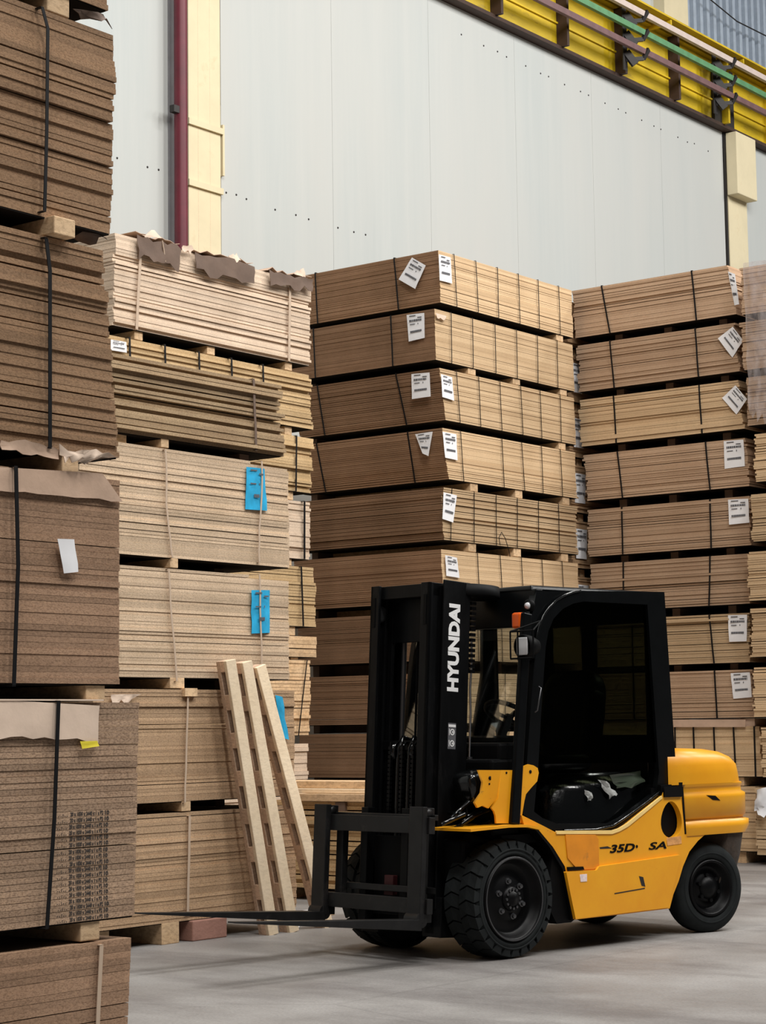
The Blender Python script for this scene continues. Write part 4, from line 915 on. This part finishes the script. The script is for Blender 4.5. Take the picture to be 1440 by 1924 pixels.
hole = PY(.57, [(1217, 1136), (1098, 1130), (1078, 1134), (1058, 1144), (1041, 1162), (1031, 1186), (1026, 1215), (1018, 1330), (1012, 1440), (1004, 1525), (1020, 1537), (1048, 1548), (1148, 1547), (1170, 1537), (1205, 1511), (1234, 1488), (1239, 1450)])
for s_ in (1, -1): side('door_frame', outer, *((.53, .57) if s_ > 0 else (-.57, -.53)), 'black', holes=(hole,), bevel=.006)
gl_ = PY(.55, [(1220, 1133), (1098, 1127), (1076, 1132), (1038, 1162), (1023, 1215), (1009, 1436), (1242, 1432)])
side('door_glass', gl_, .545, .550, 'tint', label='dark tinted door glass')
hl = PY(.575, [(1092, 1110), (1078, 1113), (1062, 1119), (1047, 1128), (1033, 1142), (1022, 1158), (1014, 1178), (1009, 1200), (1006, 1240)])
MB().tube([(x+.004, .574, z+.002) for x, z in hl], .008, 8).build('frame_tube', 'black_gloss', fk)
ctr = PY(.58, [(1060, 1561), (1120, 1559), (1152, 1552), (1185, 1530), (1215, 1508), (1243, 1486)])
MB().tube([(x, .578, z) for x, z in ctr], .010, 8).build('sill_trim', 'black_gloss', fk)
MB().box((-1.70, -.58, 1.0), (-1.55, .598, .93)).build('pillar_foot', 'black_matt', fk)
o = side('pillar_foot', PY(.6, [(1246, 1478), (1279, 1477), (1280, 1497), (1247, 1498)]), .56, .612, 'rim')
# rear frame
MB().box((-1.70, .46, .98), (-1.58, .55, 2.25)).build('rear_pillar', 'black', fk, bevel=.008)
MB().box((-1.70, -.55, .98), (-1.58, -.46, 2.25)).build('rear_pillar', 'black', fk, bevel=.008)
MB().box((-1.70, -.55, 2.08), (-1.60, .55, 2.25)).build('rear_header', 'black', fk, bevel=.006)
MB().box((-1.655, -.50, .96), (-1.60, .50, 1.33)).build('rear_sill', 'black_matt', fk)
MB().box((-1.655, -.46, 1.33), (-1.645, .46, 2.08)).build('rear_glass', 'clear', fk, label='clear rear window pane')
pm = LX(1107, 1250, -1.64)
MB().box((-1.68, pm.y-.045, 1.3), (-1.62, pm.y+.045, 2.1)).build('window_post', 'black', fk)
# front frame: header, A-pillars, post
hp = LX(1004, 1185, -.40)
MB().add([(-.38, -.55, 2.02), (-.38, .55, 2.02), (-.43, .55, 2.26), (-.43, -.55, 2.26), (-.44, -.55, 2.02), (-.44, .55, 2.02), (-.50, .55, 2.26), (-.50, -.55, 2.26)], [(0, 1, 2, 3), (4, 7, 6, 5), (0, 4, 5, 1), (1, 5, 6, 2), (2, 6, 7, 3), (3, 7, 4, 0)]).build('front_header', 'black', fk, bevel=.01)
pt_, pb_ = LY(994, 1190, .60), LY(967, 1549, .60)
MB().bar((pb_.x, .598, pb_.z), (pt_.x-.02, .565, 2.1), .034, .075, (1, 0, 0)).build('front_pillar', 'black', fk, bevel=.008)
MB().bar((pb_.x, -.545, pb_.z), (pt_.x, -.545, 2.2), .07, .095, (1, 0, 0)).build('front_pillar', 'black', fk, bevel=.008)
side('front_gusset', PY(.57, [(1012, 1111), (1092, 1110), (1062, 1120), (1033, 1143), (1018, 1170), (1008, 1205), (1004, 1240), (988, 1240), (998, 1185)]), .50, .555, 'black')
q1 = PY(-.52, [(905, 1180), (930, 1180), (934, 1250), (926, 1400), (885, 1400), (905, 1270)])
side('far_door_pillar', [q1[0], q1[1], q1[2], q1[3], q1[4], q1[5]], -.535, -.505, 'black')
wp0, wp1 = LX(931, 1185, -.62), LX(934, 1392, -.55)
MB().bar((-.62, wp0.y, 2.04), (-.56, wp1.y, 1.30), .018, .02, (1, 0, 0)).build('screen_post', 'dark', fk)
MB().add([(-.40, -.50, 2.02), (-.40, .50, 2.02), (-.20, .50, 1.33), (-.20, -.50, 1.33), (-.406, -.50, 2.02), (-.406, .50, 2.02), (-.206, .50, 1.33), (-.206, -.50, 1.33)], [(0, 1, 2, 3), (4, 7, 6, 5), (0, 4, 5, 1), (1, 5, 6, 2), (2, 6, 7, 3), (3, 7, 4, 0)]).build('windscreen', 'clear', fk, label='clear windscreen')
# cowl / dash
MB().box((-.30, -.48, .72), (-.06, .49, 1.20)).box((-.36, -.46, 1.18), (-.14, .48, 1.30)).build('front_cowl', 'black_matt', fk, bevel=.02)
da, db = LY(868, 1352, .0), LY(985, 1395, .0)
MB().box((-.62, -.42, 1.16), (-.30, .30, 1.34)).build('dashboard', 'black_matt', fk, bevel=.03)
sw = LY(958, 1345, .12); swc = Vector((sw.x, .12, sw.z)); ax = Vector((-.55, 0, .83)).normalized()
ring = []
a_ = ax.orthogonal().normalized(); b_v = ax.cross(a_)
for k in range(33): g = 2*math.pi*k/32; ring.append(swc+(a_*math.cos(g)+b_v*math.sin(g))*.165)
st = MB().tube(ring, .016, 8, False)
for k in range(3): g = 2*math.pi*k/3+.4; st.bar(swc-ax*.02, swc+(a_*math.cos(g)+b_v*math.sin(g))*.16, .03, .015, ax)
st.build('steering_wheel', 'black_matt', fk)
MB().tube([swc, swc-ax*.35], .03, 12).build('steering_column', 'black_matt', fk)
for k in range(3): MB().tube([(sw.x+.05, .30+.05*k, 1.25), (sw.x-.02, .33+.05*k, 1.44)], .008, 6).build('control_lever', 'nut', fk)
# floor, hood and seat inside
MB().box((-.72, -.50, .68), (-.10, .52, .735)).build('cab_floor', 'black_matt', fk)
hd = MB()
loft('seat_base', [(.70, -.72, -1.60, .47, .05), (.98, -.74, -1.60, .46, .06), (1.05, -.78, -1.60, .44, .07), (1.09, -.86, -1.58, .40, .07)], 'black_gloss', 6)
def cushion(name, c, sx, sy, sz, rot=0, mat='seat'):
    b = MB(); N = 12; vs = []; R_m = Matrix.Rotation(rot, 3, 'Y')
    for i in range(N+1):
        th_ = math.pi*(i/N-.5)
        for k in range(24):
            ph = 2*math.pi*k/24
            e = lambda v, p: math.copysign(abs(v)**p, v)
            v = Vector((sx*e(math.cos(th_), .45)*e(math.cos(ph), .45), sy*e(math.cos(th_), .45)*e(math.sin(ph), .45), sz*e(math.sin(th_), .6)))
            vs.append(Vector(c)+R_m @ v)
    fs = [(i*24+k, i*24+(k+1) % 24, (i+1)*24+(k+1) % 24, (i+1)*24+k) for i in range(N) for k in range(24)]
    return b.add(vs, fs, True).build(name, mat, fk)
cushion('seat_cushion', (-1.07, 0, 1.16), .26, .26, .075)
cushion('seat_back', (-1.36, 0, 1.47), .09, .25, .30, -.18)
cushion('seat_bolster', (-1.32, .21, 1.40), .08, .05, .24, -.18)
for (q, nm, mt, sd) in (((((1123, 1465), (1140, 1468), (1158, 1490), (1148, 1500))), 'grey_rag', 'clearpl', 1), (((1146, 1456), (1204, 1448), (1212, 1470), (1160, 1484)), 'green_film', 'greenbox', 2), (((1098, 1484), (1112, 1490), (1112, 1502), (1104, 1504)), 'film_scrap', 'clearpl', 3)):
    yy = .49
    Q = [Vector(LY(x, y, yy)) for x, y in q]
    sheet(nm, Q, mt, fk, (0, 0, 0), 5, 5, (0, 1, 0), .0, .03, .01, seed=sd, label={'grey_rag': 'crumpled grey rag', 'green_film': 'greenish plastic lid', 'film_scrap': 'scrap of shiny film'}[nm])
# ---------- lights and mirror at the front corner
def PX(x, y, c): p = LX(x, y, c); return p
p = PX(990, 1138, -.36)
MB().lathe([(.040, -.02), (.042, .0), (.030, .006)], (-.375, p.y, p.z), (1, 0, 0), 20).build('lamp_ring', 'black_matt', fk)
MB().lathe([(.022, .0), (.018, .012), (.0005, .016)], (-.370, p.y, p.z), (1, 0, 0), 20).build('round_reflector', 'lens', fk, label='small round white reflector')
p = PX(976, 1166, -.30)
MB().box((-.36, p.y-.045, p.z-.055), (-.33, p.y+.04, p.z+.055)).build('indicator_base', 'black_matt', fk, bevel=.005)
MB().box((-.33, p.y-.042, p.z-.05), (-.27, p.y+.035, p.z+.05)).build('indicator_lamp', 'amber', fk, bevel=.015, label='amber indicator lamp')
p = PX(978, 1214, -.20)
wl_ = thing_part('work_lamp')
MB().lathe([(.0005, -.13), (.045, -.12), (.068, -.06), (.075, .0), (.066, .004)], (-.22, p.y, p.z), (1, 0, 0), 24).build('lamp_housing', 'black_matt', wl_)
MB().box((-.225, p.y-.045, p.z-.055), (-.212, p.y+.045, p.z+.055)).build('lamp_lens', 'lens', wl_, bevel=.012)
gd = MB(); gx = -.17; a, b_ = PX(959, 1187, gx), PX(1003, 1236, gx)
rr = [(gx, a.y, a.z), (gx, b_.y, a.z), (gx, b_.y, b_.z), (gx, a.y, b_.z), (gx, a.y, a.z)]
for k in range(4): gd.tube([rr[k], rr[k+1]], .006, 6)
m_ = PX(973, 1187, gx); gd.tube([(gx, m_.y, a.z), (gx, m_.y, b_.z)], .006, 6)
for yy_ in (a.y, b_.y): gd.tube([(gx, yy_, a.z), (-.36, p.y+.03, 2.05)], .006, 6)
gd.build('lamp_guard', 'black_matt', wl_)
MB().bar((-.30, p.y+.02, p.z), (-.34, .52, p.z+.05), .03, .03).build('lamp_bracket', 'black_matt', wl_)
# grab handle on pillar
h1, h2 = LY(1016, 1290, .6), LY(1009, 1338, .6)
MB().tube([(h1.x, .585, h1.z), (h1.x, .605, h1.z-.01), (h2.x, .605, h2.z+.01), (h2.x, .585, h2.z)], .005, 6).build('grab_handle', 'nut', fk)
# ---------- mast (tilted back)
TL = math.radians(3.6)
def mt_(p):   # mast frame: origin at lower pivot (.25, 0, .3)
    x, y, z = p; c, s = math.cos(TL), math.sin(TL)
    if x < .205: y = y*.89-.040
    return (.19+x*c-z*s, y, .25+x*s+z*c)
mast = thing_part('mast')
def mbox(name, a, b_, mat='mast', parent=mast, bevel=.004, **kw):
    b = MB().box(a, b_); b.v = [mt_(v) for v in b.v]; return b.build(name, mat, parent, bevel, **kw)
def mtube(name, pts, r, mat='mast', parent=mast, seg=12, **kw): return MB().tube([mt_(p) for p in pts], r, seg).build(name, mat, parent, **kw)
HT = 2.03
for s_ in (1, -1):
    def rail(name, ya, yb, xa, xb, z0, z1, fl_=.022, web=.022, mat='mast'):
        # C channel: web on the outer side, flanges front and back
        b = MB(); yo, yi = s_*yb, s_*ya; yw = s_*(yb-web)
        b.box((xa, min(yw, yo), z0), (xb, max(yw, yo), z1)).box((xb-fl_, min(yi, yo), z0), (xb, max(yi, yo), z1)).box((xa, min(yi, yo), z0), (xa+fl_, max(yi, yo), z1))
        b.v = [mt_(v) for v in b.v]; return b.build(name, mat, mast, .003)
    rail('outer_rail', .245, .335, -.14, .04, -.10, HT)
    rail('inner_rail', .215, .30, -.02, .13, -.06, HT+.015)
    mbox('rail_side_plate', (-.19, s_*.335, .05), (.045, s_*.350, HT-.01+(.045 if s_ > 0 else 0)))
    for zc_ in (HT-.16,): 
        b = MB().lathe([(.05, -.012), (.055, .0), (.05, .012), (.03, .012), (.0005, .013)], (.075, s_*.262, zc_), (0, 1, 0), 24); b.v = [mt_(v) for v in b.v]; b.build('guide_roller', 'nut', mast)
        mbox('roller_slot', (.131, s_*.262-.015, zc_-.09), (.134, s_*.262+.015, zc_+.10), 'black_matt')
    mtube('lift_cylinder', [(-.06, s_*.16, -.05), (-.06, s_*.16, 1.02)], .038)
    mtube('cylinder_rod', [(-.06, s_*.16, 1.0), (-.06, s_*.16, HT-.05)], .017, 'nut')
    mtube('mast_flange', [(-.14, s_*.30, .12), (-.30, s_*.30, .10)], .05)
    mbox('mast_foot', (-.2, s_*.22, -.12), (.04, s_*.40, .12))
    # tilt cylinder from mast to chassis
    MB().tube([(.10, s_*.42, .72), (-.45, s_*.42, .60)], .035, 14).build('tilt_cylinder', 'black_matt', fk)
mbox('top_crossbar', (-.14, -.335, HT-.10), (-.04, .335, HT))
mbox('top_crossbar', (.0, -.30, HT-.07), (.10, .30, HT+.012))
mbox('upper_plate', (-.02, -.28, HT-.34), (.0, .28, HT-.06))
mbox('middle_crossbar', (-.14, -.335, .95), (-.10, .335, 1.05))
mbox('bottom_crossbar', (-.14, -.335, -.08), (.0, .335, .12))
mbox('inner_crossbar', (-.01, -.28, 1.01), (.03, .28, 1.07))
for yc_ in (-.055, .055):
    mtube('hose', [(.05, yc_, .10), (.05, yc_, .90), (.045, yc_, 1.02), (.01, yc_, 1.09), (-.04, yc_, 1.08), (-.07, yc_, 1.0), (-.07, yc_, .12)], .017, 'black_gloss')
for yc_ in (-.115, .005, .115):
    b = MB()
    for k in range(34): b.box((.06, yc_-.013, .12+k*.027), (.08, yc_+.013, .139+k*.027))
    b.box((.066, yc_-.006, .10), (.074, yc_+.006, 1.06)); b.v = [mt_(v) for v in b.v]; b.build('lift_chain', 'rim', mast)
b = MB()
for yc_ in (-.085, .0, .1): b.lathe([(.07, yc_-.02), (.055, yc_-.01), (.055, yc_+.01), (.07, yc_+.02)], (.01, 0, 1.0), (0, 1, 0), 24)
b.v = [mt_(v) for v in b.v]; b.build('chain_pulley', 'black_gloss', mast)
for yc_ in (-.02, .02, .045, ):
    mtube('hose', [(-.06, yc_, 1.0), (-.06, yc_, HT-.1)], .008, 'black_matt')
mtube('hose', [(-.05, .075, .55), (.05, .11, .42), (.05, .12, .1)], .010, 'black_gloss'); mtube('hose', [(.02, -.16, .60), (.06, -.19, .50), (.06, -.2, .1)], .010, 'black_gloss')
# silver hose and outer chain behind the near rail
mtube('hydraulic_pipe', [(-.225, .34, .95), (-.225, .34, 1.25), (-.215, .34, 1.40), (-.222, .34, 1.55), (-.215, .34, 1.72)], .0075, 'chrome', label='bare silver hydraulic pipe')
mtube('hose_sleeve', [(-.225, .345, .60), (-.225, .345, .98)], .017, 'nut')
mtube('hose_sleeve', [(-.225, .345, .80), (-.225, .345, .92)], .022, 'dark')
mbox('pipe_clip', (-.255, .35, .80), (-.19, .372, .86), 'clearpl')
for k in range(14): b = MB().box((-.235, .325, 1.50+k*.033), (-.195, .36, 1.52+k*.033)); b.v = [mt_(v) for v in b.v]; b.build('chain_link', 'rim', mast)
b = MB().lathe([(.0005, -.045), (.185, -.045), (.19, -.03), (.185, .03), (.0005, .04)], (-.30, .24, 2.03), (0, 0, 1), 40); b.v = [mt_(v) for v in b.v]; b.build('hose_drum', 'black_matt', mast)
mbox('small_marker', (-.185, .352, HT-.03), (-.17, .356, HT+.01), 'white')
# lettering on the side plate: reads upwards
def onmast(me, x, y, z, mat, name, label=None):
    # local X of the text -> up, local Y -> towards the front
    exv = Vector((-math.sin(TL), 0, math.cos(TL))); eyv = Vector((math.cos(TL), 0, math.sin(TL)))
    o = link(name, me, mat, mast, label=label); o.matrix_local = frame_mat(mt_((x, y, z)), exv, eyv); return o
onmast(fit(textmesh('HYUNDAI', 1, .001, .052), .545, .098), -.100, .3515, 1.375, 'white', 'lettering', 'large white capital lettering reading upwards')
onmast(fit(textmesh('I', 1, .001, .02), .016, .062), -.086, .3525, 1.155, 'white', 'warning_sticker')
mbox('warning_sticker', (-.090, .350, 1.02), (-.022, .3515, 1.18), 'ink')
for zc_ in (1.125, 1.055):
    r2 = [(.020*math.cos(2*math.pi*k/20), .020*math.sin(2*math.pi*k/20)) for k in range(20)]; r1 = [(.013*math.cos(2*math.pi*k/20), .013*math.sin(2*math.pi*k/20)) for k in range(20)]
    onmast(plate(r2, (r1,), .001), -.058, .3525, zc_, 'white', 'sticker_print'); onmast(plate([(-.02, -.002), (.02, -.002), (.02, .002), (-.02, .002)], (), .001), -.032, .3525, zc_, 'white', 'sticker_print')
    onmast(plate([(a*.55, b_*.4) for a, b_ in r1], (), .001), -.062, .3525, zc_, 'white', 'sticker_print')
# ---------- carriage and forks
cg = thing_part('fork_carriage')
def cbox(name, a, b_, mat='fork', bevel=.004, parent=cg): return mbox(name, a, b_, mat, parent, bevel)
ynr, yfr = LX(777, 1620, .53).y, LX(597, 1620, .53).y
cbox('upper_fork_bar', (.26, -.46, .50), (.31, .47, .60)); cbox('lower_fork_bar', (.26, -.46, .03), (.31, .47, .12))
cbox('upper_hook_strip', (.235, -.46, .58), (.265, .47, .615))
for yy_ in (-.40, -.385): pass
cbox('carriage_post', (.22, -.40, .10), (.27, -.34, .52)); cbox('carriage_post', (.22, .30, .10), (.27, .38, .60))
cbox('carriage_plate', (.14, -.24, -.05), (.20, -.17, .65), 'mast'); cbox('carriage_plate', (.14, .17, -.05), (.20, .24, .65), 'mast')
cbox('lower_strip', (.20, -.44, .145), (.23, .46, .185))
cbox('centre_plate', (.10, -.17, .0), (.13, .17, .48), 'black_matt')
cbox('red_valve_block', (.13, -.02, .12), (.17, .07, .24), plain('faded_red', (.06, .006, .008), .6))
for (yc_, nm) in ((ynr, 'near'), (yfr, 'far')):
    fr = thing_part('fork'); fr.parent = fk
    w_ = .058
    cbox('fork_shank', (.31, yc_-w_, -.02), (.352, yc_+w_, .66), parent=fr)
    L_ = 1.40
    b = MB(); b.hexa([(.33, yc_-w_, -.066), (.33+L_, yc_-w_*.55, -.006), (.33+L_, yc_+w_*.55, -.006), (.33, yc_+w_, -.066), (.33, yc_-w_, .0), (.33+L_, yc_-w_*.55, .002), (.33+L_, yc_+w_*.55, .002), (.33, yc_+w_, .0)])
    b.v = [mt_(v) for v in b.v]; b.build('fork_blade', 'fork', fr, bevel=.003)
    b = MB().tube([(.331, yc_-w_+.002, -.004), (.331, yc_+w_-.002, -.004)], .046, 16); b.v = [mt_(v) for v in b.v]; b.build('fork_heel', 'fork', fr)
    cbox('fork_hook', (.24, yc_-w_*.8, .57), (.315, yc_+w_*.8, .655), parent=fr); cbox('fork_hook', (.24, yc_-w_*.8, -.02), (.315, yc_+w_*.8, .05), parent=fr)
    b = MB().lathe([(.0005, -.02), (.028, -.02), (.028, .02), (.0005, .02)], (.285, yc_+.03, .62), (0, 1, 0), 14); b.v = [mt_(v) for v in b.v]; b.build('locking_pin', 'fork', fr)
# headlight pod / steering hydraulics lump beside the mast (wrapped in black film)
p = LY(893, 1478, .42)
cushion('film_wrapped_lamp', (p.x, .40, p.z), .10, .10, .10, .2, 'black_gloss')
p = LY(900, 1532, .42)
b = MB(); rr_ = random.Random(3)
for k in range(7):
    x0_ = p.x+rr_.uniform(-.10, .14); z0_ = p.z+rr_.uniform(-.02, .06)
    MB().tube([(x0_, .30, z0_), (x0_+.06, .44+rr_.uniform(0, .06), z0_+rr_.uniform(-.05, .05)), (x0_+rr_.uniform(.1, .2), .40, z0_-.06)], .014, 8).build('hose', 'black_gloss', fk)
MB().box((-.06, .26, .46), (.16, .44, .72)).build('valve_block', 'black_matt', fk, bevel=.02)
